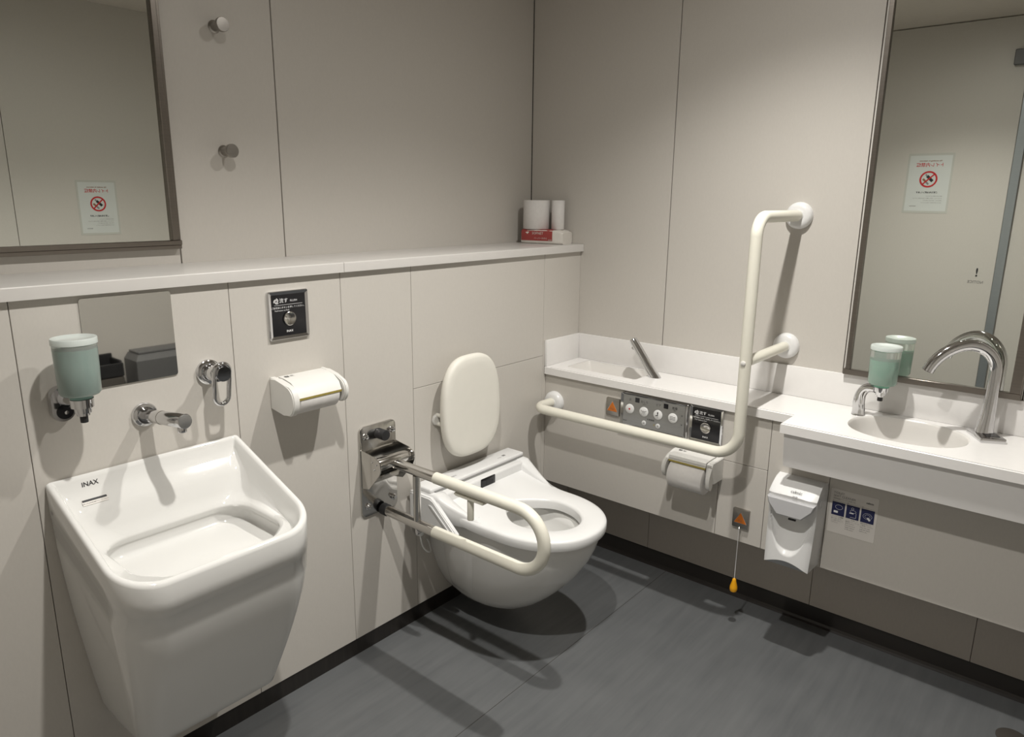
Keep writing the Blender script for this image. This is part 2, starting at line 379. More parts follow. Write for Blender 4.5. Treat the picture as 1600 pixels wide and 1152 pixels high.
# ------------------------------------------------------------------ signs seen in the mirrors
def no_smoking_sign(c, R, U, w, h, label):
    R, U = V(R), V(U); N = R.cross(U); c = V(c)
    t = thing('no_smoking_sign', c, label, 'sign', 'laminated no smoking signs')
    obj('laminated_sleeve', plate(NB(), c, R, U, w * 1.10, h * 1.08, .0006, .004), 'laminate', t)
    obj('paper', plate(NB(), c + N * .0007, R, U, w, h, .0003, .001), 'signpaper', t)
    k = .0013
    def at(x, y, d=0): return c + R * (x * w) + U * (y * h) + N * (k + d)
    text('english_heading', 'No smoking in restroom', at(0, .395), R, U, h * .023, 'brownink', t, stretch=1.15, bold=.0003)
    text('red_heading', 'トイレ内禁煙', at(0, .305), R, U, h * .056, 'redink', t, bold=.0003, stretch=1.0)
    # prohibition ring
    cy = .075; ro, ri = w * .215, w * .172
    bm = NB(); n = 48; cc = at(0, cy, .0004)
    ring = [[bm.verts.new(cc + (R * math.cos(a) + U * math.sin(a)) * r) for a in [2 * PI * i / n for i in range(n)]] for r in (ro, ri)]
    for i in range(n): bm.faces.new((ring[0][i], ring[0][(i + 1) % n], ring[1][(i + 1) % n], ring[1][i]))
    d = (R + -U).normalized(); e = (R + U).normalized(); s = (ro - ri) * .42
    bm.faces.new([bm.verts.new(cc + p) for p in (d * ri * 1.03 + e * s, -d * ri * 1.03 + e * s, -d * ri * 1.03 - e * s, d * ri * 1.03 - e * s)])
    obj('prohibition_ring', bm, 'redink', t, smooth=0)
    def bar(name, off, half, wid, m, dd=0.0, shift=0.0):
        q = at(0, cy, .0001 + dd) + d * off + e * shift
        bm = NB(); bm.faces.new([bm.verts.new(q + p) for p in (e * half + d * wid, -e * half + d * wid, -e * half - d * wid, e * half - d * wid)])
        obj(name, bm, m, t, smooth=0)
    bar('device_icon', -w * .035, w * .10, w * .036, 'ink', 0, -w * .01)
    bar('device_tip', -w * .035, w * .025, w * .020, 'greyink', 0, w * .12)
    bar('cigarette_icon', w * .085, w * .05, w * .026, 'brownink', 0, w * .05)
    bar('cigarette_filter', w * .085, w * .045, w * .022, 'greyink', .0001, -w * .06)
    text('instruction_line', 'ご協力をお願いします', at(0, -.175), R, U, h * .026, 'ink', t, bold=.0004)
    lines = ['喫煙は火災の原因となりますので、', 'おやめください。皆様のご理解とご協力をお願いいたします。', '加熱式たばこ・電子たばこも禁止です。', 'お気づきの際は係員までお知らせください。']
    for i, s in enumerate(lines): text('small_print', s, at(-.38, -.235 - i * .040), R, U, h * .013, 'greyink', t, align='LEFT')
    text('small_print', '施設管理者', at(.38, -.42), R, U, h * .016, 'greyink', t, align='RIGHT')
no_smoking_sign((-.760, YB + .0005, 1.350), (-1, 0, 0), (0, 0, 1), .190, .275, 'laminated no smoking sign reflected in the mirror above the slop sink')
no_smoking_sign((XL + .0145, -.715, 1.535), (0, 1, 0), (0, 0, 1), .222, .322, 'laminated no smoking sign on the door, reflected in the basin mirror')

# objects by the front wall seen in the small mirror plate
t = thing('wall_cabinet', (-.52, YB, .1), 'grey cabinet with a sloping rim, reflected in the small mirror plate', 'cabinet')
loft_bm = NB(); loft(loft_bm, [[V((x, y, z)) for x, y in ((-.912 + o, YB + .001), (-.34 - o, YB + .001), (-.34 - o, YB + .15 - p), (-.912 + o, YB + .15 - p))] for z, o, p in ((.10, .0, .0), (.592, .0, .0), (.616, .018, .024), (.620, .020, .026))])
obj('body', loft_bm, 'cabgrey', t, smooth=0)
obj('top_lip', BX(-.885, -.37, YB + .001, YB + .118, .6205, .632, .003), 'cabgrey', t)
t = thing('waste_bin', (-1.11, YB, 0), 'dark waste bin with a black open top reflected behind the soap bottle', 'bin')
obj('body', BX(-1.25, -.975, YB + .004, YB + .15, .01, .53, .008), 'bin', t)
bm = NB(); box(bm, -1.25, -.975, YB + .135, YB + .15, .532, .60, .003, 1); box(bm, -1.25, -.975, YB + .004, YB + .016, .532, .63, .003, 1)
box(bm, -1.25, -1.238, YB + .018, YB + .133, .532, .61, .003, 1); box(bm, -.987, -.975, YB + .018, YB + .133, .532, .61, .003, 1)
obj('rim', bm, 'rubber', t)
obj('pedal_flap', prism(NB(), [(YB + .151, .36), (YB + .182, .33), (YB + .186, .345), (YB + .152, .40)], 'x', -1.21, -1.02, .002), 'steel', t)

# ------------------------------------------------------------------ long counter
ZC = .786
def counter():
    t = thing('counter_top', (-.17, -.8, ZC), 'long white counter with backsplash running from the corner past the basin mirror', 'counter')
    outer = [(-.004, -.003), (-.226, -.003), (-.226, -.972), (-.334, -.972), (-.334, YB), (-.004, YB)]
    holeA = [(-.096 + x, -.226 + y) for x, y in rrect(.152, .308, .010, 4)]
    nB = 64; cB = (-.164, -1.275); hB = (.126, .156)
    holeB = [(p.x, p.y) for p in superring(cB[0], cB[1], hB[0], hB[1], 2.25, nB, 0)]
    bm = NB(); es = []
    for loop in (outer, holeA, holeB):
        vs = [bm.verts.new((x, y, ZC)) for x, y in loop]
        es += [bm.edges.new((vs[i], vs[(i + 1) % len(vs)])) for i in range(len(vs))]
    bmesh.ops.triangle_fill(bm, edges=es, use_beauty=True)
    for loop in (outer,):       # front faces with a small rounded edge
        pass
    th = .0305
    def wall_ring(loop):
        n = len(loop)
        a = [bm.verts.new((x, y, ZC)) for x, y in loop]; b = [bm.verts.new((x, y, ZC - th)) for x, y in loop]
        for i in range(n): bm.faces.new((a[i], a[(i + 1) % n], b[(i + 1) % n], b[i]))
    wall_ring(outer)
    # underside
    for poly in ([(-.004, -.003), (-.226, -.003), (-.226, -.972), (-.004, -.972)],):
        pass
    bm.faces.new([bm.verts.new((x, y, ZC - th)) for x, y in ((-.334, -.972), (-.334, YB), (-.226, YB), (-.226, -.972))])
    bmesh.ops.remove_doubles(bm, verts=bm.verts, dist=1e-5)
    fe = [e for e in bm.edges if len(e.link_faces) == 2 and all(abs(v.co.z - ZC) < 1e-5 for v in e.verts) and all(min(abs(v.co.x + .226), abs(v.co.x + .334), abs(v.co.y + .972)) < 1e-5 for v in e.verts) and all(v.co.x < -.2 for v in e.verts)]
    bmesh.ops.bevel(bm, geom=fe, offset=.0035, segments=3, affect='EDGES')
    obj('slab', bm, 'counter', t, smooth=25)
    bm = NB(); box(bm, -.006, .0035, YB, -.003, ZC + .0002, .8895, .0015); 
    obj('backsplash', bm, 'counter', t)
    obj('side_splash', BX(-.225, -.0065, -.012, -.0005, ZC + .0002, .8895, .0015), 'counter', t)
    # small corner sink: rectangular with a sloping floor
    bm = NB()
    rings = []
    for off, k in ((0, 0), (.001, .03), (.010, .35), (.018, .75), (.024, .92), (.036, 1.0)):
        rings.append([V((-.096 + x * (152 - 2000 * off) / 152, -.226 + y * (308 - 2000 * off * 1.4) / 308, ZC - .0005 - k * (.085 + .09 * y))) for x, y in rrect(.152, .308, .010, 4)])
    loft(bm, rings, cap0=False, cap1=True)
    obj('corner_sink', bm, 'basin', t, smooth=50)
    # oval wash basin dish
    bm = NB(); rings = []
    for s, dz in ((1.0, 0), (.988, .0015), (.976, .006), (.962, .018), (.945, .036), (.92, .058), (.87, .080), (.78, .098), (.62, .110), (.40, .116), (.20, .118), (.10, .119)):
        rings.append(superring(cB[0], cB[1], hB[0] * s, hB[1] * s, 2.25, nB, ZC - .0003 - dz))
    loft(bm, rings, cap0=False, cap1=True)
    bs = obj('wash_basin', bm, 'basin', t, smooth=60)
    obj('drain', lathe(NB(), (cB[0], cB[1], ZC - .1195), (0, 0, 1), [(0, .020), (.003, .020), (.004, .016), (.002, .002)]), 'chrome', bs)
    # housing under the basin
    pr = [(-.324, ZC - .031), (-.306, .645), (-.2145, .615), (-.2145, ZC - .031)]
    bm = NB()
    loft(bm, [[V((x, y, z)) for x, z in pr] for y in (-.982, YB)])
    obj('basin_housing', bm, 'counter', t, smooth=0)
counter()

# ------------------------------------------------------------------ taps
def corner_tap():
    t = thing('tap', (-.09, -.412, ZC), 'slanted straight chrome tap beside the small corner sink', 'tap')
    b = V((-.090, -.414, ZC)); d = V((0.0, .096, .125)).normalized(); e = b + d * .163
    bm = NB(); a = V((1, 0, 0)); n = d.cross(a).normalized()
    rings = []
    def ov(c, r, s=1.0, flat=False):
        return [c + a * math.cos(k) * r * .95 + (n * math.sin(k) * r * s if not flat else V((0, 1, 0)) * math.sin(k) * r * s) for k in [2 * PI * i / 32 for i in range(32)]]
    rings.append(ov(b + V((0, 0, .0005)), .021, 1.2, True)); rings.append(ov(b + V((0, .002, .006)), .020, 1.15, True))
    rings.append(ov(b + d * .022, .0180)); rings.append(ov(b + d * .15, .0158)); rings.append(ov(e, .0145)); rings.append(ov(e + d * .001, .0120))
    loft(bm, rings); obj('spout', bm, 'chrome', t, smooth=50)
    q = e - d * .028; u = -n if n.z > 0 else n
    obj('aerator', cyl(NB(), q + u * .008, q + u * .021, .0065, 20, .001), 'chrome', t)
    obj('sensor_window', cyl(NB(), q - d * .02 + u * .010, q - d * .02 + u * .0145, .004, 16), 'black', t)
    obj('tip_cap', lathe(NB(), e + d * .0008, d, [(0, .0115), (.001, .0112), (.0012, .0005)]), 'steel', t)
corner_tap()

def basin_tap():
    t = thing('tap', (-.083, -1.458, ZC), 'tall curved chrome tap on a square base in front of the basin mirror', 'tap')
    c = V((-.083, -1.458, ZC + .0003)); D = V((-.48, .877, 0)).normalized()      # direction the spout leans
    S = V((-D.y, D.x, 0))
    bm = NB(); plate(bm, c, D, S, .064, .100, .013, .003, .0018)
    o = obj('base_plate', bm, 'chrome', t)
    # fix orientation: plate normal must point up
    obj('sensor_panel', plate(NB(), c + V((0, 0, .0132)) + S * .012 - D * .006, D, S, .036, .036, .0008, .002), 'black', t)
    # neck and arc, in the vertical plane through D
    P = lambda s, z: c - S * .016 + D * (s - .004) + V((0, 0, z))
    pts = [P(.004, .010), P(.003, .030), P(.001, .070), P(.000, .120), P(.000, .160)]
    ps, pz, th_ = 0.0, .186, 90.0
    pts.append(P(ps, pz))
    while th_ > -68:
        R0 = .073 if th_ > -20 else .125
        st = 5.0; a = math.radians(th_ - st / 2)
        ps += R0 * math.radians(st) * math.cos(a); pz += R0 * math.radians(st) * math.sin(a); th_ -= st
        pts.append(P(ps, pz))
    dd = (pts[-1] - pts[-2]).normalized()
    n = len(pts); rr = []
    for i, p in enumerate(pts):
        z = p.z - ZC
        rr.append(.0245 if i == 0 else .0215 if i == 1 else .0180 if i == 2 else .0165 if i == 3 else .0162)
    tube(bm2 := NB(), pts, rr, 32, ref=S, sx=1.0, sy=.9)
    obj('neck', bm2, 'chrome', t, smooth=60)
    e = pts[-1]
    obj('outlet', lathe(NB(), e - dd * .0005, dd, [(0, .0095), (.0015, .0095), (.0016, .0006)]), 'rubber', t)
basin_tap()

def sink_tap():
    x, z = -1.743, .935
    t = thing('tap', (x, 0, z), 'chrome wall tap with round flange over the deep slop sink', 'tap')
    obj('flange', lathe(NB(), (x, -.0005, z), (0, -1, 0), [(0, .0285), (.006, .0285), (.009, .026), (.010, .020), (.014, .0195)]), 'chrome', t)
    d = V((.012, -.165, .018))
    p0 = V((x, -.012, z)); p1 = p0 + d
    obj('spout', cyl(NB(), p0, p1, .0150, 36, .0012, .0165), 'chrome', t)
    obj('collar_groove', cyl(NB(), p0 + d * .42, p0 + d * .43, .0162, 36), 'steel', t)
    q = p0 + d * .90
    obj('aerator', cyl(NB(), q + V((0, 0, -.012)), q + V((0, 0, -.026)), .0098, 24, .001), 'chrome', t)
    obj('end_cap', cyl(NB(), p1 + d.normalized() * .0003, p1 + d.normalized() * .002, .0148, 36, .0006), 'satin', t)
sink_tap()

def sink_lever():
    x, z = -1.583, 1.008
    t = thing('tap_lever', (x, 0, z), 'chrome lever with a long loop handle on the wall right of the slop sink tap', 'tap')
    obj('flange', lathe(NB(), (x, -.0005, z), (0, -1, 0), [(0, .0305), (.007, .0305), (.010, .027), (.011, .021), (.015, .0205)]), 'chrome', t)
    obj('barrel', cyl(NB(), (x, -.014, z), (x - .003, -.058, z + .004), .0195, 36, .002), 'chrome', t)
    # loop handle: stadium ring hanging forward of the barrel
    c = V((x - .003, -.071, z - .012)); upv = V((.03, -.10, 1)).normalized(); rtv = V((1, .0, 0)); rtv = (rtv - upv * rtv.dot(upv)).normalized()
    pts = []; h = .034; r = .0195
    for k in range(20): a = PI * k / 19; pts.append(c + upv * (h * .72 + r * math.sin(a)) + rtv * r * math.cos(a))
    for k in range(20): a = PI + PI * k / 19; pts.append(c + upv * (-h * 1.15 + r * .92 * math.sin(a)) + rtv * r * .92 * math.cos(a))
    N = rtv.cross(upv); n = len(pts); bm = NB(); rings = []
    for i in range(n):
        T = (pts[(i + 1) % n] - pts[i - 1]).normalized(); o = T.cross(N).normalized()
        rings.append([pts[i] + o * math.cos(a) * .0054 + N * math.sin(a) * .0062 for a in [2 * PI * k / 14 for k in range(14)]])
    loft(bm, rings + [rings[0]], False, False); bmesh.ops.remove_doubles(bm, verts=bm.verts, dist=1e-6)
    obj('loop_handle', bm, 'chrome', t, smooth=60)
    bm = NB(); q = c + upv * (h * .62)
    rings = [[q + rtv * xx * s + upv * (yy * s) + N * dd for xx, yy in rrect(.033, .036, .015, 6)] for dd, s in ((.012, 1), (0, 1), (-.005, .95), (-.0095, .80), (-.0125, .55), (-.0138, .2))]
    if (q + N).y > q.y: rings = [[q + rtv * xx * s + upv * (yy * s) - N * dd for xx, yy in rrect(.033, .036, .015, 6)] for dd, s in ((-.012, 1), (.000, 1), (.005, .95), (.0095, .80), (.0125, .55), (.0138, .2))]
    loft(bm, rings); obj('handle_hub', bm, 'chrome', t, smooth=60)
sink_lever()

# ------------------------------------------------------------------ soap bottles
def bottle(t, cx, cy, z0, r, h, liq, liqmat):
    # frosted shell with a lipped lid
    pr = [(0, .014), (.001, r * .55), (.003, r * .86), (.008, r * .95), (h * .5, r * .985), (h * .875, r), (h * .876, .001)]
    obj('bottle', lathe(NB(), (cx, cy, z0), (0, 0, 1), pr, 48), 'frost', t, smooth=50)
    pr = [(h * .880, .001), (h * .8805, r * .99), (h * .885, r * 1.035), (h * .97, r * 1.035), (h * .985, r * 1.01), (h * .985, r * .82), (h * .965, r * .76), (h * .965, .001)]
    obj('lid', lathe(NB(), (cx, cy, z0), (0, 0, 1), pr, 48), 'lidfrost', t, smooth=50)
    obj('soap', lathe(NB(), (cx, cy, z0), (0, 0, 1), [(.0035, r * .78), (.010, r * .93), (h * .5, r * .972), (liq, r * .978), (liq + .0005, .001)], 48), liqmat, t, smooth=50)
    obj('neck_ring', lathe(NB(), (cx, cy, z0), (0, 0, -1), [(.0002, .021), (.006, .021), (.0065, .018)], 32), liqmat, t)
def soap_wall():
    cx, cy, z0 = -1.897, -.090, 1.030
    t = thing('soap_dispenser', (cx, 0, 1.0), 'wall mounted green soap bottle on a chrome bracket left of the slop sink tap', 'soap dispenser')
    bottle(t, cx, cy, z0, .0405, .122, .098, 'liquiddull')
    obj('cup', lathe(NB(), (cx, cy, z0 - .0068), (0, 0, -1), [(0, .0225), (.018, .0215), (.0185, .0165), (.030, .0155), (.0305, .0125), (.036, .0122)], 36), 'chrome', t)
    obj('nozzle', cyl(NB(), (cx, cy, z0 - .043), (cx, cy, z0 - .058), .0075, 20, .001), 'rubber', t)
    # bracket: oval wall plate with an arm reaching forward
    c = V((cx - .012, -.0005, .998))
    bm = NB()
    rings = [[c + V((xx * s, -dd, zz * s)) for xx, zz in rrect(.046, .078, .0228, 8)] for dd, s in ((0, 1), (.010, 1), (.016, .94))]
    loft(bm, rings); br = obj('bracket', bm, 'chrome', t, smooth=60)
    obj('bracket_recess', lathe(NB(), c + V((.002, -.0163, -.016)), (0, -1, 0), [(0, .0165), (.0008, .016), (.0009, .001)], 24), 'black', br)
    obj('bracket_screw', lathe(NB(), c + V((.004, -.0173, -.018)), (0, -1, 0), [(0, .0045), (.002, .0042), (.0022, .001)], 16), 'chrome', br)
    tube(bm := NB(), [c + V((.002, -.012, .012)), c + V((.006, -.035, .010)), V((cx - .001, cy + .022, z0 - .018)), V((cx, cy + .012, z0 - .018))], [.015, .0125, .0105, .0105], 20, sx=.8, sy=1.1)
    obj('bracket_arm', bm, 'chrome', t, smooth=60)
soap_wall()
def soap_counter():
    cx, cy, z0 = -.098, -1.180, .894
    t = thing('soap_dispenser', (-.075, -1.125, ZC), 'green soap bottle held by a curved chrome arm at the wash basin edge', 'soap dispenser')
    bottle(t, cx, cy, z0, .0415, .122, .078, 'liquid')
    obj('cup', lathe(NB(), (cx, cy, z0 - .0068), (0, 0, -1), [(0, .0205), (.014, .0195), (.0145, .0155), (.024, .0145), (.0245, .0105), (.030, .0102)], 36), 'chrome', t)
    obj('nozzle', cyl(NB(), (cx, cy, z0 - .037), (cx, cy, z0 - .050), .0075, 20, .001), 'rubber', t)
    b = V((-.082, -1.121, ZC + .0004)); e = V((cx, cy + .015, z0 - .017))
    H = V((e.x - b.x, e.y - b.y, 0))
    pts = [b, b + V((0, 0, .012)), b + V((0, .003, .045)), b + H * .08 + V((0, .002, .070)), b + H * .35 + V((0, 0, .088)), b + H * .7 + V((0, 0, .0925)), V((e.x, e.y, b.z + .0925))]
    # smooth the polyline
    for _ in range(3):
        q = [pts[0]]
        for a, c in zip(pts, pts[1:]): q += [a * .75 + c * .25, a * .25 + c * .75]
        pts = q + [pts[-1]]
    n = len(pts); tube(bm := NB(), pts, [.0215 - .0080 * min(1, i / n * 1.3) for i in range(n)], 28, sx=.95, sy=.95)
    obj('arm', bm, 'chrome', t, smooth=60)
soap_counter()

# ------------------------------------------------------------------ deep slop sink
def slop_sink():
    cx = -1.74
    t = thing('slop_sink', (cx, 0, .25), 'deep white porcelain slop sink hanging on the wall under the small mirror plate', 'sink')
    zr = lambda y: .832 - .378 * abs(y)
    NC = 14
    def ring(w, d, r, y0, zf, rb=.004, N1=12):
        """U outline: back edge at y0 (flat), front at -d, half width w, front corner radius r"""
        pts = []
        def arc(ax, ay, rad, a0, a1, n):
            for k in range(n + 1):
                a = a0 + (a1 - a0) * k / n; pts.append((ax + rad * math.cos(a), ay + rad * math.sin(a)))
        arc(w - rb, y0 - rb, rb, PI / 2, 0, 9)
        for k in range(1, 12): pts.append((w, y0 - rb + (-(d - r) - (y0 - rb)) * (1 - math.cos(PI * k / 12)) / 2))
        arc(w - r, -(d - r), r, 0, -PI / 2, NC)
        for k in range(1, 10): pts.append((w - r - 2 * (w - r) * k / 10, -d))
        arc(-(w - r), -(d - r), r, -PI / 2, -PI, NC)
        for k in range(1, 12): pts.append((-w, -(d - r) + ((y0 - rb) + (d - r)) * (1 - math.cos(PI * k / 12)) / 2))
        arc(-(w - rb), y0 - rb, rb, PI, PI / 2, 9)
        for k in range(1, 20): pts.append((-(w - rb) * math.cos(PI * k / 20), y0))
        return [V((cx + x, y, zf(y))) for x, y in pts]
    B = -.0008
    lerp = lambda a, b, s: a + (b - a) * s
    R = []
    # outside, bottom to top
    zb = .232
    R.append(ring(.130, .170, .020, B, lambda y: zb - .003))
    R.append(ring(.153, .198, .030, B, lambda y: zb + .002))
    R.append(ring(.164, .213, .036, B, lambda y: zb + .014))
    R.append(ring(.170, .222, .040, B, lambda y: zb + .035))
    for s in (.12, .25, .4, .55, .7, .85, 1.0):
        w = .170 + (.2183 - .170) * (1 - (1 - s) ** 1.5); d = .222 + (.3518 - .222) * (1 - (1 - s) ** 1.45)
        R.append(ring(w, d,   .040 + .047 * s, B, lambda y, s=s: lerp(zb + .035, zr(y) - .075, s)))
    R.append(ring(.2190, .3528, .088, B, lambda y: zr(y) - .0740))
    R.append(ring(.2195, .3535, .088, B, lambda y: zr(y) - .040))
    R.append(ring(.2200, .3550, .088, B, lambda y: zr(y) - .008))
    R.append(ring(.2185, .3535, .087, B - .0008, lambda y: zr(y) - .0025))
    R.append(ring(.2145, .3495, .084, B - .002, lambda y: zr(y)))
    R.append(ring(.2085, .3435, .079, B - .006, lambda y: zr(y) - .0012))
    R.append(ring(.2045, .3395, .076, B - .009, lambda y: zr(y) - .007))
    # inside
    R.append(ring(.2015, .3365, .074, -.014, lambda y: zr(y) - .022))
    R.append(ring(.1985, .3340, .072, -.028, lambda y: zr(y) - .036, .018))
    R.append(ring(.1955, .3320, .071, -.046, lambda y: zr(y) - .046, .026))
    R.append(ring(.1925, .3305, .070, -.055, lambda y: zr(y) - .058, .032))
    R.append(ring(.1850, .3280, .070, -.066, lambda y: lerp(zr(y) - .075, .712, .5), .045))
    R.append(ring(.1700, .3240, .072, -.074, lambda y: min(.697, zr(y) - .020), .058))
    R.append(ring(.1635, .3200, .074, -.080, lambda y: min(.692, zr(y) - .026), .062))
    R.append(ring(.1620, .3190, .074, -.081, lambda y: min(.686, zr(y) - .031), .063))
    R.append(ring(.1720, .3260, .078, -.072, lambda y: min(.672, zr(y) - .040), .066))
    R.append(ring(.1740, .3270, .079, -.070, lambda y: .650, .067))
    R.append(ring(.1700, .3230, .076, -.074, lambda y: .6430, .064))
    R.append(ring(.155, .309, .068, -.090, lambda y: .6400, .055))
    R.append(ring(.110, .265, .055, -.130, lambda y: .6370, .05))
    R.append(ring(.050, .215, .022, -.175, lambda y: .6340, .018))
    bm = NB(); loft(bm, R, True, True)
    obj('bowl', bm, 'porcelain', t, smooth=60)
    # printed marks
    Uv = V((0, -.30, .954)).normalized()
    text('maker_mark', 'INAX', (cx - .138, -.0144, .8062), (1, 0, 0), V((0, .27, .96)).normalized(), .0102, 'ink', t, bold=.0002)
    return t
slop = slop_sink()
def sink_label(t):
    R_, U_ = V((1, 0, 0)), V((0, .73, .68)).normalized(); c = V((-1.880, -.0375, .7776))
    obj('care_label', plate(NB(), c, R_, U_, .052, .014, .0006, .001), 'sticker', t)
    N_ = R_.cross(U_)
    obj('label_bar', plate(NB(), c + N_ * .0008 + U_ * .0042, R_, U_, .050, .005, .0002, .0005), 'ink', t)
    text('label_text', 'お手入れは中性洗剤で行ってください', c + N_ * .0009 - U_ * .0040, R_, U_, .0023, 'ink', t)
    # mark on the left flank
    text('side_mark', 'W', (-1.9604, -.022, .765), (0, -1, 0), (0, 0, 1), .010, 'greyink', t)
sink_label(slop)

# ------------------------------------------------------------------ wall hung toilet with washlet seat
def egg(yb, yf, wb, wm, z, N=56, n=2.2, cx=-.70, ym=None, zfun=None):
    """outline: flat back at yb with half width wb, widest wm, tip at yf"""
    ym = yb + (yf - yb) * .56 if ym is None else ym
    half = []
    K = N // 2
    for k in range(K + 1):
        s = k / K
        if s < .38:
            u = s / .38; y = yb + (ym - yb) * u; w = wb + (wm - wb) * math.sin(u * PI / 2) ** 1.0 if wb < wm else wb + (wm - wb) * (3 * u * u - 2 * u ** 3)
        else:
            u = (s - .38) / .62 * PI / 2; y = ym + (yf - ym) * (math.sin(u) ** (2 / n)); w = wm * (max(0, math.cos(u)) ** (2 / n))
        half.append((w, y))
    pts = [(cx + w, y) for w, y in half] + [(cx - w, y) for w, y in reversed(half[:-1])]
    zf = zfun or (lambda x, y: z)
    return [V((x, y, zf(x, y))) for x, y in pts]
def toilet():
    t = thing('toilet', (-.70, 0, .10), 'white wall hung toilet with washlet seat under the cream backrest', 'toilet')
    Y = -.0008; R = []
    prof = [  # z, yf, wb, wm
        (.0620, -.215, .030, .048), (.0640, -.245, .045, .068), (.0720, -.282, .060, .086), (.092, -.325, .076, .104), (.125, -.373, .096, .122),
        (.165, -.418, .116, .139), (.21, -.461, .133, .154), (.26, -.500, .148, .167), (.31, -.531, .159, .177), (.35, -.549, .166, .183), (.375, -.557, .169, .186), (.388, -.560, .170, .187), (.396, -.557, .168, .184)]
    for z, yf, wb, wm in prof:
        tilt = max(0, (.13 - z)) * .0
        R.append(egg(Y, yf, wb, wm, z, ym=Y + (yf - Y) * .50))
    R.append(egg(-.10, -.520, .10, .140, .396, ym=-.32)); R.append(egg(-.19, -.505, .06, .118, .388, ym=-.33, n=2.0)); R.append(egg(-.20, -.495, .06, .112, .360, ym=-.33, n=2.0))
    R.append(egg(-.215, -.48, .055, .100, .33, ym=-.33, n=2.0)); R.append(egg(-.23, -.44, .045, .08, .30, ym=-.33, n=2.0)); R.append(egg(-.25, -.38, .03, .05, .27, ym=-.31, n=2.0)); R.append(egg(-.27, -.33, .012, .02, .262, ym=-.30, n=2.0))
    bm = NB(); loft(bm, R); obj('bowl', bm, 'porcelain', t, smooth=60)
    # seam lines of the side cover on the bowl: slim cover plate following the flank
    def flank(z, f, off):      # point on the left flank at fraction f from wall (0) to ym (1)
        for a, b in zip(prof, prof[1:]):
            if a[0] <= z <= b[0]:
                s = (z - a[0]) / (b[0] - a[0]); yf = a[1] + (b[1] - a[1]) * s; wb = a[2] + (b[2] - a[2]) * s; wm = a[3] + (b[3] - a[3]) * s; break
        ym = yf * .5; return V((-.70 - (wb + (wm - wb) * math.sin(f * PI / 2)) - off, ym * f + Y * (1 - f), z))
    bm = NB(); K = 16
    lo = [flank(.375 - (.375 - .118) * (i / K), .36 - .10 * (i / K), .0012) for i in range(K + 1)]
    grid = []
    for i in range(K + 1):
        z = .376 - (.376 - .112) * i / K; f1 = .80 + .12 * (i / K)
        grid.append([flank(z, .30 + (f1 - .30) * j / 8, .0042 if 0 < j < 8 and 0 < i < K else .0004) for j in range(9)])
    vs = [[bm.verts.new(p) for p in r] for r in grid]
    for i in range(K):
        for j in range(8): bm.faces.new((vs[i][j], vs[i + 1][j], vs[i + 1][j + 1], vs[i][j + 1]))
    obj('side_cover', bm, 'porcelain', t, smooth=60)
    # --- seat ring
    zs = lambda x, y: .438 + .030 * max(0, min(1, (y + .30) / .17)) ** 1.6
    def seat(off, dz, ybk=-.128):
        o = egg(ybk, -.578 + off, .218 - off, .199 - off, 0, N=72, ym=-.335, n=2.15, zfun=lambda x, y: zs(x, y) + dz)
        return o
    def hole(off, dz):
        return egg(-.232 - off, -.500 + off, .022, .112 - off, 0, N=72, ym=-.36, n=2.0, zfun=lambda x, y: .438 + dz)
    bm = NB()
    loft(bm, [hole(0, -.034), seat(.010, -.036), seat(.002, -.033), seat(0, -.026), seat(0, -.008), seat(.003, -.0025), seat(.012, .0006), [p * .5 + q * .5 for p, q in zip(seat(.03, 0), hole(-.03, 0))], hole(-.010, .0), hole(-.003, -.003), hole(0, -.010), hole(0, -.034)], False, False)
    bmesh.ops.remove_doubles(bm, verts=bm.verts, dist=1e-6)
    obj('seat', bm, 'plastic', t, smooth=50)
    # --- washlet body
    wl = obj('washlet_body', BX(-.935, -.470, -.128, -.018, .400, .500, .008, 3), 'plastic', t)
    obj('rear_cover', BX(-.932, -.458, -.092, -.014, .4975, .5145, .006, 3), 'plastic', t)
    obj('cover_groove', BX(-.915, -.475, -.1005, -.0925, .4985, .5035), 'satin', t)
    obj('sensor_window', plate(NB(), (-.697, -.1283, .4795), (1, 0, 0), (0, 0, 1), .072, .037, .0022, .003, .0006), 'black', t)
    obj('sensor_lens', plate(NB(), (-.690, -.1307, .477), (1, 0, 0), (0, 0, 1), .034, .018, .0004, .002), 'rubber', t)
    for sg in (-1, 1):          # shoulders that flow down into the seat
        rings = []
        for k in range(17):
            q = k / 16; y = -.100 - .170 * q; sm = q * q * (3 - 2 * q)
            xo = .238 + (.1985 - .238) * sm; zt_ = .5025 - .061 * min(1, max(0, (q - .12) / .88)) ** .8; xi = .186
            zb_ = .412
            ring = [(xi, zb_), (xo - .003, zb_), (xo, zb_ + .006), (xo, zt_ - .010), (xo - .003, zt_ - .003), (xo - .010, zt_), (xi + .006, zt_ - .001), (xi, zt_ - .010)]
            rings.append([V((-.70 + sg * x_, y, z_)) for x_, z_ in ring])
        bm = NB(); loft(bm, rings); obj('shoulder', bm, 'plastic', t, smooth=60)
    # left side skirt
    pl = obj('side_skirt', prism(NB(), [(-.012, .496), (-.108, .496), (-.122, .486), (-.225, .404), (-.222, .394), (-.028, .386), (-.012, .40)], 'x', -.952, -.934, .004), 'plastic', t)
    obj('skirt_rib', prism(NB(), [(-.105, .474), (-.118, .474), (-.206, .404), (-.197, .402)], 'x', -.9560, -.9525, .001), 'plastic', pl)
    obj('skirt_screw', lathe(NB(), (-.9525, -.060, .474), (-1, 0, 0), [(0, .005), (.003, .0045), (.004, .001)], 16), 'plastic', pl)
    obj('supply_valve', cyl(NB(), (-.925, -.03, .375), (-.925, -.03, .335), .013, 20, .002), 'plastic', t)
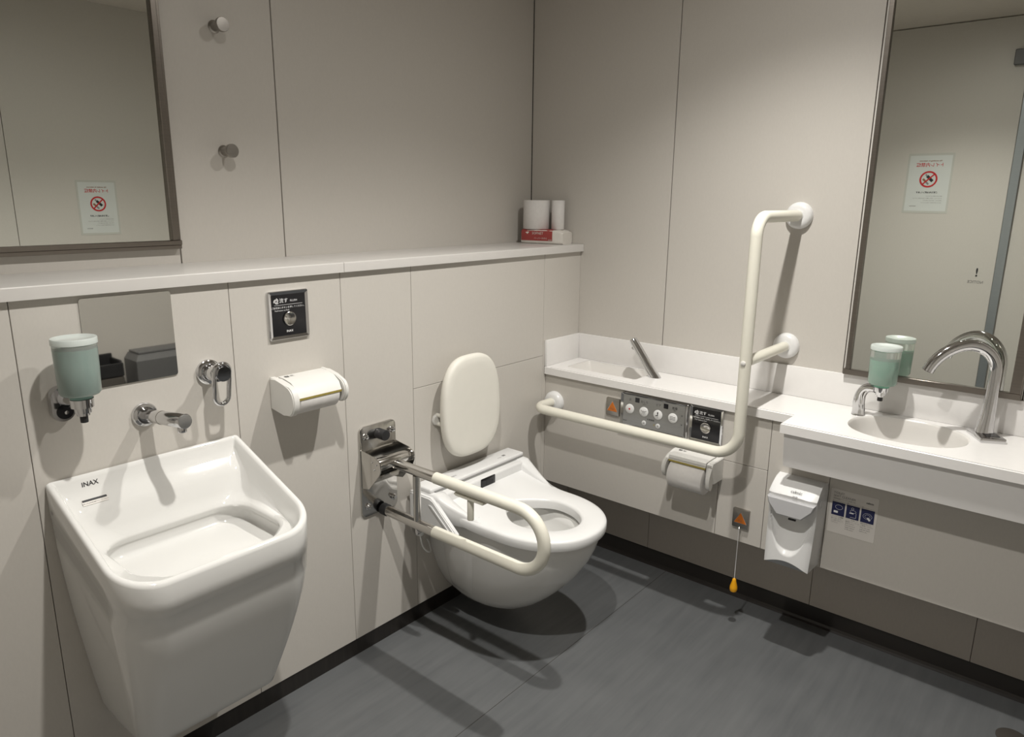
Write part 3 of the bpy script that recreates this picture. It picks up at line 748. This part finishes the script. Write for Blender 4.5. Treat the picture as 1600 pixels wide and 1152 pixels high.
    obj('valve_knob', cyl(NB(), (-.945, -.032, .352), (-.925, -.032, .352), .011, 20, .002), 'chrome', t)
    cab = [V((-.925, -.03, .335)), V((-.93, -.045, .300)), V((-.915, -.055, .275)), V((-.885, -.04, .262)), V((-.868, -.015, .275)), V((-.868, -.002, .29))]
    for _ in range(3):
        q = [cab[0]]
        for a, c in zip(cab, cab[1:]): q += [a * .75 + c * .25, a * .25 + c * .75]
        cab = q + [cab[-1]]
    obj('supply_hose', tube(NB(), cab, .0028, 10), 'plastic', t)
    # printing
    text('rear_marks', 'INAX', (-.80, -.070, .5149), (1, 0, 0), (0, 1, 0), .008, 'greyink', t)
    text('rear_marks', 'POWER', (-.565, -.068, .5149), (1, 0, 0), (0, 1, 0), .004, 'greyink', t)
    obj('rear_marks', BX(-.545, -.530, -.066, -.056, .5146, .5149), 'greyink', t)
    text('seat_label', '注意', (-.875, -.235, .4435), V((.45, -.9, 0)).normalized(), V((.9, .45, .0)).normalized(), .010, 'greyink', t)
toilet()

# ------------------------------------------------------------------ backrest
def backrest():
    t = thing('backrest', (-.70, 0, .74), 'oval cream padded backrest on the wall above the toilet', 'backrest')
    c = V((-.700, -.050, .742)); U = V((0, .02, 1)).normalized(); R = V((1, 0, 0)); N = R.cross(U)
    def outl(s, d):
        o = []
        for k in range(72):
            a = 2 * PI * k / 72; cs, sn = math.cos(a), math.sin(a)
            hx, hy, n = .139, .176, 2.9
            x = math.copysign(abs(cs) ** (2 / n), cs) * (hx * s); y = math.copysign(abs(sn) ** (2 / n), sn) * (hy * s)
            x *= 1 - .07 * (y / hy) if y > 0 else 1
            o.append(c + R * x + U * y + N * d)
        return o
    rings = [outl(.30, -.012), outl(.93, -.012), outl(.985, -.008), outl(1, 0), outl(.995, .009), outl(.97, .016), outl(.92, .0195), outl(.80, .020), outl(.5, .0195), outl(.15, .019)]
    bm = NB(); loft(bm, rings); obj('cushion', bm, 'vinylback', t, smooth=60)
    for i, x in enumerate((-.812, -.588)):
        obj('bracket', tube(NB(), fillet([(x, -.001, .72), (x, -.034, .72), (x, -.034, .69), (x, -.001, .69)], .010, 6), .007, 14), 'vinylback', t)
        obj('bracket_flange', lathe(NB(), (x - .004 if i == 0 else x + .004, -.0005, .705), (0, -1, 0), [(0, .019), (.006, .019), (.009, .016), (.0092, .001)], 32), 'matteplastic', t)
    obj('wall_mount', BX(-.76, -.64, -.037, -.001, .66, .80, .004), 'matteplastic', t)
backrest()

# ------------------------------------------------------------------ fold-up support arm
def fold_arm():
    x = -1.062
    t = thing('folding_grab_rail', (x, 0, .60), 'fold-up grab rail with stainless wall plate and cream tube left of the toilet', 'grab rail')
    pl = obj('wall_plate', plate(NB(), (-1.068, -.0005, .607), (1, 0, 0), (0, 0, 1), .142, .292, .006, .018, .0015), 'steel', t)
    for bx, bz in ((-1.118, .722), (-1.014, .722), (-1.014, .495), (-1.118, .495)):
        o = obj('bolt', lathe(NB(), (bx, -.0066, bz), (0, -1, 0), [(0, .010), (.004, .010), (.006, .0075), (.0112, .0065), (.012, .001)], 6 * 4), 'chrome', pl)
    obj('bumper', cyl(NB(), (-1.068, -.0067, .722), (-1.068, -.045, .722), .0165, 28, .002), 'rubber', t)
    # hinge bracket: U of sheet steel with tapered cheeks
    bm = NB()
    ch = [(-.0066, .682), (-.010, .684), (-.072, .676), (-.094, .664), (-.098, .640), (-.090, .622), (-.040, .566), (-.0066, .560)]
    for xx in (-1.136, -1.003): obj('bracket_cheek', prism(NB(), ch, 'x', xx, xx + .0035, .0008), 'steel', t)
    bm = NB()
    prism(bm, [(-.0066, .586), (-.034, .582), (-.070, .612), (-.072, .609), (-.036, .578), (-.0066, .580)], 'x', -1.1322, -1.0032); 
    prism(bm, [(-.0066, .600), (-.0135, .600), (-.0135, .676), (-.0066, .676)], 'x', -1.1322, -1.0032)
    obj('bracket_web', bm, 'steel', t)
    obj('pivot_barrel', cyl(NB(), (-1.1318, -.068, .648), (-1.0035, -.068, .648), .0205, 36, .002), 'steel', t)
    for xx, s in ((-1.1363, -1), (-.9993, 1)):
        bm = NB()
        for dy, dz in ((-.068 + .010, .648 + .010), (-.068 - .010, .648 + .006), (-.068, .648 - .012)):
            lathe(bm, (xx, dy, dz), (s, 0, 0), [(0, .003), (.0015, .0027), (.002, .0005)], 12)
        obj('pivot_screws', bm, 'chrome', t)
    zt, zl, r = .639, .467, .0172
    yE = -.652; rb = (zt - zl) / 2
    obj('upper_tube', cyl(NB(), (x, -.078, zt + .001), (x, -.258, zt), .0160, 32), 'steel', t)
    obj('lower_tube', cyl(NB(), (x, -.028, zl + .004), (x, -.250, zl), .0160, 32), 'steel', t)
    obj('lower_collar', cyl(NB(), (x, -.012, zl + .0045), (x, -.036, zl + .0038), .0188, 32, .0015), 'rubber', t)
    pts = [V((x, -.254, zt)), V((x, -.40, zt)), V((x, yE + rb, zt))]
    for k in range(1, 24):
        a = PI / 2 - PI * k / 24; pts.append(V((x, yE + rb - rb * math.cos(a), (zt + zl) / 2 + rb * math.sin(a))))
    pts += [V((x, yE + rb, zl)), V((x, -.40, zl)), V((x, -.246, zl))]
    obj('cream_loop', tube(NB(), pts, r, 32), 'vinyl', t, smooth=60)
    obj('strut', cyl(NB(), (x, -.172, zt - .014), (x, -.172, zl + .014), .0115, 28), 'steel', t)
    br = obj('hook_plate', prism(NB(), [(-.340, zt - .0165), (-.448, zt - .0165), (-.452, zt - .022), (-.445, zt - .026), (-.343, zt - .026), (-.336, zt - .022)], 'x', x - .012, x + .012, .002), 'vinyl', t)
    obj('hook_pin', cyl(NB(), (x, -.392, zt - .027), (x, -.392, zt - .088), .0095, 24, .0015), 'vinyl', t)
fold_arm()

# ------------------------------------------------------------------ L shaped grab bar
def l_bar():
    X, y1, z0, z1 = -.343, -.853, .652, 1.383
    t = thing('grab_bar', (-.214, -.45, .65), 'L shaped cream grab bar fixed beside the toilet to apron and wall', 'grab bar')
    pts = fillet([(-.240, -.050, .650), (X, -.050, z0), (X, y1, z0), (X, y1, z1), (-.020, y1, z1)], [.052, .078, .055], 14)
    obj('bar', tube(NB(), pts, .0177, 32), 'vinyl', t, smooth=60)
    obj('middle_support', cyl(NB(), (X + .0165, y1, .955), (-.020, y1, .954), .0165, 32), 'vinyl', t)
    obj('support_rivet', lathe(NB(), (X - .0165, y1, .953), (-1, 0, 0), [(0, .008), (.003, .0075), (.0045, .004), (.005, .0005)], 20), 'matteplastic', t)
    for c, n in (((-.2145, -.050, .648), 1), ((.0035, y1, .954), 1), ((.0035, y1, 1.383), 1)):
        obj('flange', lathe(NB(), c, (-1, 0, 0), [(0, .0430), (.010, .0425), (.017, .0395), (.022, .034), (.0235, .026), (.0240, .0190), (.027, .0187)], 48), 'plastic', t, smooth=50)
l_bar()

# ------------------------------------------------------------------ toilet paper holders
def paper_holder(org, R, D, label, flip, block=0):
    """org: top middle at the wall; R right along the wall, D out of the wall. flip=1: ear on the right"""
    org, R, D = V(org), V(R), V(D); U = V((0, 0, 1))
    t = thing('toilet_paper_holder', org, label, 'toilet paper holder', 'white toilet paper holders')
    P = lambda x, d, z: org + R * (x * flip) + D * d + U * z
    def ext(poly, x0, x1, bev=.003):
        bm = NB(); vs = loft(bm, [[P(x0, d, z) for d, z in poly], [P(x1, d, z) for d, z in poly]])
        es = [e for e in {e for r in vs for v in r for e in v.link_edges} if all(v in vs[0] for v in e.verts) or all(v in vs[1] for v in e.verts)]
        if bev: bmesh.ops.bevel(bm, geom=es, offset=bev, segments=3, affect='EDGES')
        return bm
    # D shaped closed cheek (left when flip=1)
    if not block:
        cheek = [(.0005, 0), (.030, -.002), (.062, -.008)]
        for k in range(9): a = math.radians(70 - k * 17); cheek.append((.074 + .036 * math.cos(a), -.052 + .040 * math.sin(a) * 1.05))
        cheek += [(.060, -.092), (.0005, -.086)]
        obj('cheek', ext(cheek, -.094, -.074), 'matteplastic', t, smooth=50)
    else:
        obj('cheek', ext([(.0005, 0), (.074, 0), (.092, -.004), (.092, -.070), (.060, -.078), (.0005, -.080)], -.094, -.074, .002), 'matteplastic', t, smooth=50)
        lobe = [(.074, -.001), (.086, .001)]
        for k in range(9): a = math.radians(50 - k * 18); lobe.append((.090 + .020 * math.cos(a), -.058 + .034 * math.sin(a)))
        lobe += [(.080, -.080)]
        obj('cheek_lobe', ext(lobe, -.0955, -.0945 + .012, .0008), 'matteplastic', t, smooth=50)
    ear = [(.0005, 0), (.028, -.001), (.066, -.008)]
    for k in range(11): a = math.radians(62 - k * 19); ear.append((.084 + .030 * math.cos(a), -.048 + .034 * math.sin(a)))
    ear += [(.064, -.078), (.040, -.058), (.022, -.040), (.0005, -.038)]
    obj('ear', ext(ear, .0645, .0785), 'matteplastic', t, smooth=50)
    obj('ear_slot', ext([(.060, -.018), (.068, -.020), (.074, -.052), (.064, -.050)], .0638, .0643, 0), 'rubber', t, smooth=0)
    obj('back_plate', ext([(.0006, -.004), (.010, -.004), (.010, -.080), (.0006, -.080)], -.073, .0635, .001), 'matteplastic', t)
    if not block: lid = [(.0110, .0005), (.036, -.001), (.068, -.007), (.090, -.022), (.1015, -.044), (.0990, -.045), (.088, -.026), (.066, -.0105), (.036, -.0045), (.0110, -.003)]
    else: lid = [(.0110, .0015), (.050, .0015), (.088, .0000), (.0900, -.0020), (.0925, -.018), (.0900, -.018), (.0870, -.004), (.050, -.0025), (.0110, -.003)]
    ld = obj('lid', ext(lid, -.0725, .0625, .0006), 'matteplastic', t, smooth=30)
    e = lid[4]
    obj('cutter', ext([(e[0] - .0035, e[1] - .0002), (e[0] + .0008, e[1] + .0002), (e[0] + .0010, e[1] - .0055), (e[0] - .0025, e[1] - .0050)], -.072, .062, .0004), 'gold', ld)
    text('lid_mark', '♿ 紙', P(-.050, .030, .0010 + block * .001) if flip == 1 else P(.040, .040, .0022), R, -D, .008, 'ink', t)
    # roll
    rr = .050 if block else .041; dd, zz = (.064, -.070) if block else (.060, -.054)
    c0, c1 = P(-.068, dd, zz), P(.057, dd, zz)
    ax = (c1 - c0).normalized(); L = (c1 - c0).length
    o = obj('toilet_roll', lathe(NB(), c0, ax, [(0, .019), (.0002, rr - .002), (.002, rr), (L - .002, rr), (L - .0002, rr - .002), (L, .019)], 48), 'paper', t, smooth=50)
    obj('core', cyl(NB(), c0 - ax * .001, c1 + ax * .001, .018, 24), 'greyplastic', o)
paper_holder((-1.3255, 0, .962), (1, 0, 0), (0, -1, 0), 'white toilet paper holder on the back wall beside the slop sink', 1)
paper_holder((-.214, -.664, .590), (0, -1, 0), (-1, 0, 0), 'white toilet paper holder under the L shaped grab bar', -1, 1)

# ------------------------------------------------------------------ flush plates
def swirl(t, c, R, U, r, m):
    R, U = V(R), V(U); c = V(c)
    bm = NB()
    for k in range(3):
        pts = []
        for i in range(14):
            a = 2 * PI * k / 3 + i / 13 * 3.6; rr = r * (.22 + .78 * i / 13); pts.append((a, rr))
        for (a0, r0), (a1, r1) in zip(pts, pts[1:]):
            wd = r * .13
            q = [c + (R * math.cos(a) + U * math.sin(a)) * b for a, b in ((a0, r0 - wd), (a0, r0 + wd), (a1, r1 + wd), (a1, r1 - wd))]
            bm.faces.new([bm.verts.new(p) for p in q])
    obj('swirl_mark', bm, m, t, smooth=0)
def flush_plate(c, R, label, tx=1.0):
    R = V(R); U = V((0, 0, 1)); N = R.cross(U); c = V(c)
    t = thing('flush_button_plate', c, label, 'flush button', 'black toilet flush button plates')
    w, h = .120, .128
    bm = NB()
    o0 = rrect(w, h, .004, 3); o1 = rrect(w - .018, h - .018, .002, 3)
    rings = [[c + R * x + U * y + N * d for x, y in o] for o, d in ((o0, 0.0005), (o0, .007), (rrect(w - .003, h - .003, .003, 3), .009), (o1, .0065), (o1, .004))]
    loft(bm, rings); obj('chrome_surround', bm, 'chrome', t, smooth=30)
    face = obj('black_face', plate(NB(), c + N * .0045, R, U, w - .019, h - .019, .0016, .0015), 'black', t)
    k = .0064
    A = lambda x, y, d=0: c + R * x + U * y + N * (k + d)
    swirl(t, A(-.036, .038), R, U, .0075, 'whiteink')
    text('lettering', '流す', A(-.014, .034), R, U, .0095, 'whiteink', t)
    text('lettering', 'FLUSH', A(.016, .0345), R, U, .0055, 'whiteink', t)
    obj('rule_line', plate(NB(), A(0, .0275), R, U, .084, .0007, .0001, .0001), 'whiteink', t)
    text('lettering', 'ご使用後にボタンを押してください。', A(0, .0185), R, U, .0042, 'whiteink', t, stretch=1.04)
    text('lettering', 'Push button to flush', A(-.020, .0115), R, U, .0038, 'whiteink', t)
    text('maker_mark', 'INAX', A(0, -.046), R, U, .0060, 'whiteink', t, bold=.0001)
    b = obj('push_button', lathe(NB(), c + N * .0062 - U * .010, N, [(0, .0185), (.004, .0185), (.0048, .0172), (.0036, .0150), (.0030, .001)], 40), 'steel', t)
flush_plate((-1.3510, 0, 1.123), (1, 0, 0), 'black flush button plate in a chrome surround on the back wall above the paper holder')
flush_plate((-.214, -.688, .690), (0, -1, 0), 'black flush button plate beside the washlet controls under the counter')

# ------------------------------------------------------------------ washlet control panel
def control_panel():
    R = V((0, -1, 0)); U = V((0, 0, 1)); N = R.cross(U); c = V((-.214, -.4905, .687))
    t = thing('washlet_control_panel', c, 'grey washlet control panel with four round white buttons under the counter', 'control panel')
    bm = NB(); w, h = .266, .124
    o0 = rrect(w, h, .003, 3); o1 = rrect(w - .020, h - .012, .002, 3)
    loft(bm, [[c + R * x + U * y + N * d for x, y in o] for o, d in ((o0, .0005), (o0, .014), (rrect(w - .003, h - .003, .002, 3), .016), (o1, .0125), (o1, .010))])
    obj('chrome_surround', bm, 'chrome', t, smooth=30)
    obj('grey_face', plate(NB(), c + N * .0102, R, U, w - .022, h - .014, .003, .0015), 'satin', t)
    A = lambda x, y, d=.0136: c + R * x + U * y + N * d
    bx = [-.094, -.036, .020, .078]
    for i, x in enumerate(bx):
        b = obj('round_button', lathe(NB(), A(x, .004), N, [(0, .0175), (.002, .0175), (.003, .0160), (.0031, .001)], 36), 'plastic', t)
        q = A(x, .004, .0136 + .0034)
        bm = NB()
        def stroke(pts, wd):
            for (ax, ay), (bx_, by) in zip(pts, pts[1:]):
                a = q + R * ax + U * ay; e = q + R * bx_ + U * by; dd = (e - a).normalized(); s = dd.cross(N) * wd
                bm.faces.new([bm.verts.new(p) for p in (a + s - dd * wd * .5, e + s + dd * wd * .5, e - s + dd * wd * .5, a - s - dd * wd * .5)])
        if i == 0: bm.free(); obj('button_icon', plate(NB(), q, R, U, .0062, .0062, .0002, .001), 'redink', b, smooth=0)
        else:
            if i == 1: stroke([(-.011, .005), (-.006, .001), (0, .0025), (.006, .001), (.011, .005)], .0006); stroke([(0, 0), (0, -.010)], .0005); stroke([(-.003, 0), (-.006, -.008)], .0005); stroke([(.003, 0), (.006, -.008)], .0005)
            if i == 2: stroke([(0, .0055), (0, .0095)], .0022); stroke([(-.0005, .005), (0, -.002), (-.008, -.004)], .0014); stroke([(0, -.005), (0, -.011)], .0005)
            if i == 3:
                for yy in (.005, 0, -.005): stroke([(-.010, yy - .001), (-.005, yy + .001), (0, yy), (.005, yy - .001), (.010, yy + .001)], .0006)
            obj('button_icon', bm, 'ink', b, smooth=0)
    for x in (-.065, .049): obj('braille_tile', plate(NB(), A(x, .041), R, U, .017, .017, .0006, .0006), 'black', t)
    for x, s in ((-.094, '止'), (-.036, 'おしり'), (.020, 'ビデ'), (.083, '乾燥')): text('button_caption', s, A(x, .0355), R, U, .0080, 'ink', t, stretch=.9)
    for x, s in ((-.036, 'SPRAY'), (.083, 'DRY')): text('button_caption', s, A(x, .029), R, U, .0035, 'ink', t)
    text('button_caption', '水勢調節', A(-.008, -.024), R, U, .0055, 'ink', t)
    text('maker_mark', 'INAX', A(-.113, -.045), R, U, .0048, 'ink', t)
    text('button_caption', '弱', A(.111, .016), R, U, .0042, 'ink', t); text('button_caption', '強', A(.111, -.016), R, U, .0042, 'ink', t)
    for x in (-.034, .022):
        b = obj('small_button', lathe(NB(), A(x, -.037), N, [(0, .0085), (.0015, .0085), (.002, .0075), (.0021, .001)], 28), 'plastic', t)
        text('button_icon', '弱' if x < 0 else '強', A(x, -.040, .0136 + .0024), R, U, .006, 'greyink', b)
    obj('indicator_lamp', lathe(NB(), A(.006, -.037), N, [(0, .0022), (.0008, .002), (.001, .0003)], 12), 'gold', t)
control_panel()

# ------------------------------------------------------------------ emergency call buttons
def call_button(c, label, cord):
    R = V((0, -1, 0)); U = V((0, 0, 1)); N = R.cross(U); c = V(c)
    t = thing('call_button', c, label, 'call button')
    obj('steel_plate', plate(NB(), c + N * .0005, R, U, .056, .066, .009, .003, .001), 'brushed', t)
    def tri(s, d):
        return [c + N * d + R * s * math.cos(a) + U * (s * math.sin(a) - .003) for a in (PI / 2, PI / 2 + 2 * PI / 3, PI / 2 + 4 * PI / 3)]
    bm = NB(); loft(bm, [tri(.0270, .0097), tri(.0270, .0104), tri(.0250, .0108)]); obj('triangle_rim', bm, 'chrome', t, smooth=0)
    bm = NB(); loft(bm, [tri(.0245, .0109), tri(.0235, .0124)]); obj('orange_triangle', bm, 'orange', t, smooth=0)
    text('lettering', '呼出', c + N * .0127 - U * .009, R, U, .0055, 'brownink', t)
    if cord:
        q = c + N * .016
        obj('cord_guide', cyl(NB(), q - U * .030 - N * .0062, q - U * .036 - N * .0010, .003, 12), 'chrome', t)
        e = V((q.x, q.y, .170))
        obj('pull_cord', tube(NB(), [q - U * .034, q - U * .10 , e], .0011, 8), 'whiteink', t)
        obj('yellow_bob', lathe(NB(), (e.x, e.y, .178), (0, 0, -1), [(0, .0035), (.003, .0060), (.008, .0065), (.030, .0125), (.040, .0130), (.047, .0105), (.049, .003)], 28), 'yellow', t)
call_button((-.214, -.3205, .681), 'small square call button with orange triangle left of the grey washlet controls', False)
call_button((-.214, -.8360, .395), 'square call button with orange triangle and a hanging yellow pull bob', True)

# ------------------------------------------------------------------ seat cleaner dispenser
def cleaner_dispenser():
    R = V((0, -1, 0)); U = V((0, 0, 1)); N = V((-1, 0, 0))
    y0, y1, z0, z1 = -.948, -1.093, .318, .590
    cy = (y0 + y1) / 2; hw = (y0 - y1) / 2
    t = thing('seat_cleaner_dispenser', (-.214, cy, z0), 'white wall mounted toilet seat cleaner dispenser under the wash basin', 'dispenser')
    nu, nv = 64, 90; bm = NB(); G_ = []
    def depth(s, v):          # s -1..1 across, v 0 bottom..1 top
        # side profile
        if v > .87: d = .098 - (v - .87) / .13 * .042 - ((v - .87) / .13) ** 3 * .012
        elif v > .60: d = .084 + (v - .60) / .27 * .014
        else: d = .084 + (.60 - v) / .60 * .012
        if v < .62 and abs(s) < .90:
            lo = .07 + .52 * (abs(s) / .90) ** 2.4
            if v > lo:
                q = (v - lo) / (.62 - lo)
                d -= (.007 * min(1, q * 9) + .034 * min(1, q * 1.1) * (1 - (abs(s) / .90) ** 2)) * (1 if v < .60 else (.62 - v) / .02)
        return d * (1 - .10 * abs(s) ** 6)
    for j in range(nv + 1):
        v = j / nv; row = []
        top = z1; bot = z0
        for i in range(nu + 1):
            s = -1 + 2 * i / nu; zb = z0 + .030 * (1 - s * s) * .75 + (0 if v else 0)
            z = zb + (z1 - zb) * v
            wv = hw * (.93 + .07 * math.sin(min(1, v * 1.1) * PI / 2)) * (1 if v < .9 else 1 - (v - .9) * .25)
            row.append(V((-.2145 - depth(s, v), cy - s * wv, z)))
        row = [V((-.2145, row[0].y + .004, row[0].z))] + row + [V((-.2145, row[-1].y - .004, row[-1].z))]
        G_.append(row)
    vs = [[bm.verts.new(p) for p in r] for r in G_]
    n = len(vs[0])
    for a, b in zip(vs, vs[1:]):
        for i in range(n - 1): bm.faces.new((a[i], a[i + 1], b[i + 1], b[i]))
    bm.faces.new(vs[0]); bm.faces.new(list(reversed(vs[-1])))
    obj('housing', bm, 'plastic', t, smooth=35)
    # push lever (grey pad)
    def pad(z, half, x): return V((x, 0, z))
    bm = NB()
    zt, zb_ = .545, .494
    poly = [(-.98, zt), (.98, zt), (.90, zt - .022), (.52, zb_), (-.52, zb_), (-.90, zt - .022)]
    rings = []
    for off, d in ((0, .088), (0, .1035), (.04, .1065)):
        rings.append([V((-.2145 - d - (zt - z) * .10, cy - s * hw * (1 - off), z - (off * .08 if z > .54 else -off * .08))) for s, z in poly])
    loft(bm, rings); obj('push_pad', bm, 'greyplastic', t, smooth=30)
    obj('key_lock', lathe(NB(), (-.262, y1 + .001, .535), (0, -1, 0), [(0, .014), (.003, .0135), (.0035, .010), (.0025, .009), (.0025, .001)], 24), 'plastic', t)
    obj('spout_slot', BX(-.298, -.292, cy - .014, cy + .008, .4740, .4785), 'rubber', t)
    d = V((-.045, 0, -.055)).normalized(); Uf = -d
    text('brand_mark', 'calmic', V((-.3060, cy - .010, .5675)), R, V((.77, 0, .64)).normalized(), .0100, 'ink', t)
    text('brand_mark', '除菌', V((-.3150, cy - .010, .5560)), R, V((.77, 0, .64)).normalized(), .0055, 'greyink', t)
cleaner_dispenser()

# ------------------------------------------------------------------ instruction sticker
def sticker():
    R = V((0, -1, 0)); U = V((0, 0, 1)); N = V((-1, 0, 0)); c = V((-.2144, -1.1725, .5085)); w, h = .134, .142
    t = thing('instruction_sticker', c, 'toilet seat cleaner instruction sticker with three navy pictures right of the dispenser', 'sticker')
    obj('film', plate(NB(), c, R, U, w, h, .0004, .004), 'sticker', t)
    A = lambda x, y, d=.0007: c + R * (x * w) + U * (y * h) + N * d
    text('heading', 'TOILET', A(-.44, .395), R, U, .0068, 'greyink', t, align='LEFT')
    text('heading', 'SEAT CLEANER', A(-.44, .325), R, U, .0068, 'greyink', t, align='LEFT')
    text('subheading', '便座除菌クリーナーの使い方', A(-.44, .275), R, U, .0035, 'greyink', t, align='LEFT')
    text('brand_mark', 'calmic', A(.33, .335), R, U, .0060, 'ink', t, bold=.0002)
    obj('rule_line', plate(NB(), A(0, .235), R, U, w * .88, .0005, .0001, .0001), 'greyink', t)
    for i, x in enumerate((-.31, .0, .31)):
        p = obj('navy_picture', plate(NB(), A(x, .06), R, U, w * .275, h * .30, .0003, .0005), 'navy', t)
        q = A(x, .06, .0013)
        bm = NB()
        def oval(cx, cy, rx, ry, wd):
            n = 24
            for k in range(n):
                a, b = 2 * PI * k / n, 2 * PI * (k + 1) / n
                bm.faces.new([bm.verts.new(q + R * (cx + (rx + o) * math.cos(g)) + U * (cy + (ry + o) * math.sin(g))) for g, o in ((a, 0), (b, 0), (b, wd), (a, wd))])
        def quad(cx, cy, a, b, rot=0):
            cs, sn = math.cos(rot), math.sin(rot)
            bm.faces.new([bm.verts.new(q + R * (cx + u * cs - v * sn) + U * (cy + u * sn + v * cs)) for u, v in ((-a, -b), (a, -b), (a, b), (-a, b))])
        if i == 0: oval(.002, .006, .010, .007, .0007); quad(-.006, -.010, .006, .0035)
        if i == 1: oval(-.001, .012, .003, .003, .0007); oval(.001, .003, .008, .004, .0006); quad(-.003, -.003, .006, .0015); quad(.010, -.008, .0004, .008); quad(.002, -.016, .008, .0004)
        if i == 2: oval(.0, .0, .012, .009, .0006); oval(.0, .0, .007, .005, .0005); quad(.004, -.008, .0055, .0030, -.8)
        obj('picture_drawing', bm, 'whiteink', p, smooth=0)
        text('step_number', str(i + 1), A(x - .12, .225), R, U, .0045, 'ink', t)
        lines = [['ペーパーを適量', '取り出します。', '二つ折りにして', 'ください。'], ['レバーを押して', '薬液をペーパーに', '含ませます。', 'Push the lever', 'Apply cleaner', 'to the paper'], ['便座を拭いて', 'ご使用ください。', 'Wipe the seat', 'with the paper', 'before use']][i]
        for j, s in enumerate(lines): text('caption_line', s, A(x - .13, -.135 - j * .045), R, U, .0036, 'greyink', t, align='LEFT')
sticker()

# ------------------------------------------------------------------ wall knobs
def knob(z, label):
    x = -1.352
    t = thing('coat_knob', (x, .261, z), label, 'coat hook', 'brushed steel coat knobs')
    bm = NB(); lathe(bm, (x, .2605, z), (0, -1, 0), [(0, .0155), (.0015, .0165), (.003, .0155), (.006, .0125), (.030, .0125), (.034, .0135)], 32)
    obj('stem', bm, 'brushed', t)
    bm = NB(); lathe(bm, (x, .2260, z), V((.0, -1, .02)), [(0, .0135), (.003, .0178), (.012, .0182), (.0135, .0172), (.0138, .001)], 36)
    obj('head', bm, 'brushed', t)
knob(1.862, 'brushed steel coat knob on the upper wall near the photo top')
knob(1.546, 'brushed steel coat knob on the upper wall, lower of the pair')

# ------------------------------------------------------------------ things on the ledge in the corner
def tissue_pack():
    c = V((-.063, .125, 1.2503)); Lx, Ly, H = .100, .185, .055
    t = thing('tissue_packet', c, 'soft pack of paper towels in red and white wrap on the corner of the ledge', 'tissue packet')
    ang = math.radians(-10)
    Rv = V((math.sin(ang) * -1, -math.cos(ang), 0)); Rv = V((.20, -.98, 0)).normalized()   # long direction, towards the camera side
    Dv = V((-Rv.y, Rv.x, 0)) * -1                                                # outward (towards the room)
    if Dv.x > 0: Dv = -Dv
    rnd = random.Random(3)
    bm = NB(); rings = []; nr = 12
    for i in range(nr + 1):
        s = -1 + 2 * i / nr; e = abs(s)
        k = 1 - .10 * max(0, e - .8) / .2; kz = 1 - .16 * max(0, e - .75) / .25
        ring = []
        for x, z in rrect(Lx * k, H * kz, .010, 4):
            j = (rnd.random() - .5) * .003 * (1 if e > .5 else .3)
            ring.append(c + Rv * (s * Ly / 2) + Dv * (x + j) + V((0, 0, max(0.0, z + H * kz / 2 + (j if z > 0 else 0)))))
        rings.append(ring)
    loft(bm, rings); obj('wrapped_stack', bm, 'packwhite', t, smooth=60)
    # red printed band over the front, left three quarters
    bm = NB(); f = []
    for s in [-.985 + 1.52 * i / 10 for i in range(11)]:
        k = 1 - .10 * max(0, abs(s) - .8) / .2
        col = []
        for d, z in ((-.015, .0560), (Lx / 2 * k - .008, .0556), (Lx / 2 * k + .0006, .049), (Lx / 2 * k + .0014, .030), (Lx / 2 * k + .0010, .0125)):
            col.append(c + Rv * (s * Ly / 2) + Dv * d + V((0, 0, z)))
        f.append(col)
    vs = [[bm.verts.new(p) for p in r] for r in f]
    for a, b in zip(vs, vs[1:]):
        for i in range(4): bm.faces.new((a[i], a[i + 1], b[i + 1], b[i]))
    obj('red_band', bm, 'packred', t, smooth=60)
    q = c + Dv * (Lx / 2 + .0022)
    text('brand_lettering', 'SOFNET', q - Rv * .015 + V((0, 0, .037)), Rv, V((0, 0, 1)), .0100, 'packwhite', t)
    text('pack_text', 'ペーパータオル', q - Rv * .002 + V((0, 0, .019)), Rv, V((0, 0, 1)), .0060, 'packwhite', t)
    text('pack_text', '200枚', q + Rv * .040 + V((0, 0, .014)), Rv, V((0, 0, 1)), .0045, 'packwhite', t)
tissue_pack()
c = V((-.072, .172, 1.3064))
t = thing('toilet_roll', c, 'wide white toilet roll standing on the red tissue packet', 'toilet roll')
obj('roll', lathe(NB(), c, (0, 0, 1), [(0, .019), (.0002, .0515), (.002, .0532), (.112, .0532), (.1138, .0518), (.114, .020), (.05, .019)], 48), 'paper', t, smooth=50)
c = V((-.045, .083, 1.3064))
t = thing('toilet_roll', c, 'slim nearly used toilet roll standing on the right of the wide roll', 'toilet roll')
obj('roll', lathe(NB(), c, (0, 0, 1), [(0, .019), (.0002, .0245), (.0015, .0256), (.1125, .0256), (.1138, .0246), (.114, .020), (.05, .019)], 40), 'paper', t, smooth=50)

# ------------------------------------------------------------------ flat dark disc on the floor at the lower right
t = thing('floor_disc', (-.235, -1.650, 0), 'small round dark disc on the floor at the lower right', 'drain')
obj('cover', lathe(NB(), (-.235, -1.650, .0002), (0, 0, 1), [(0, .040), (.002, .040), (.003, .037), (.0025, .001)], 40), 'bin', t)
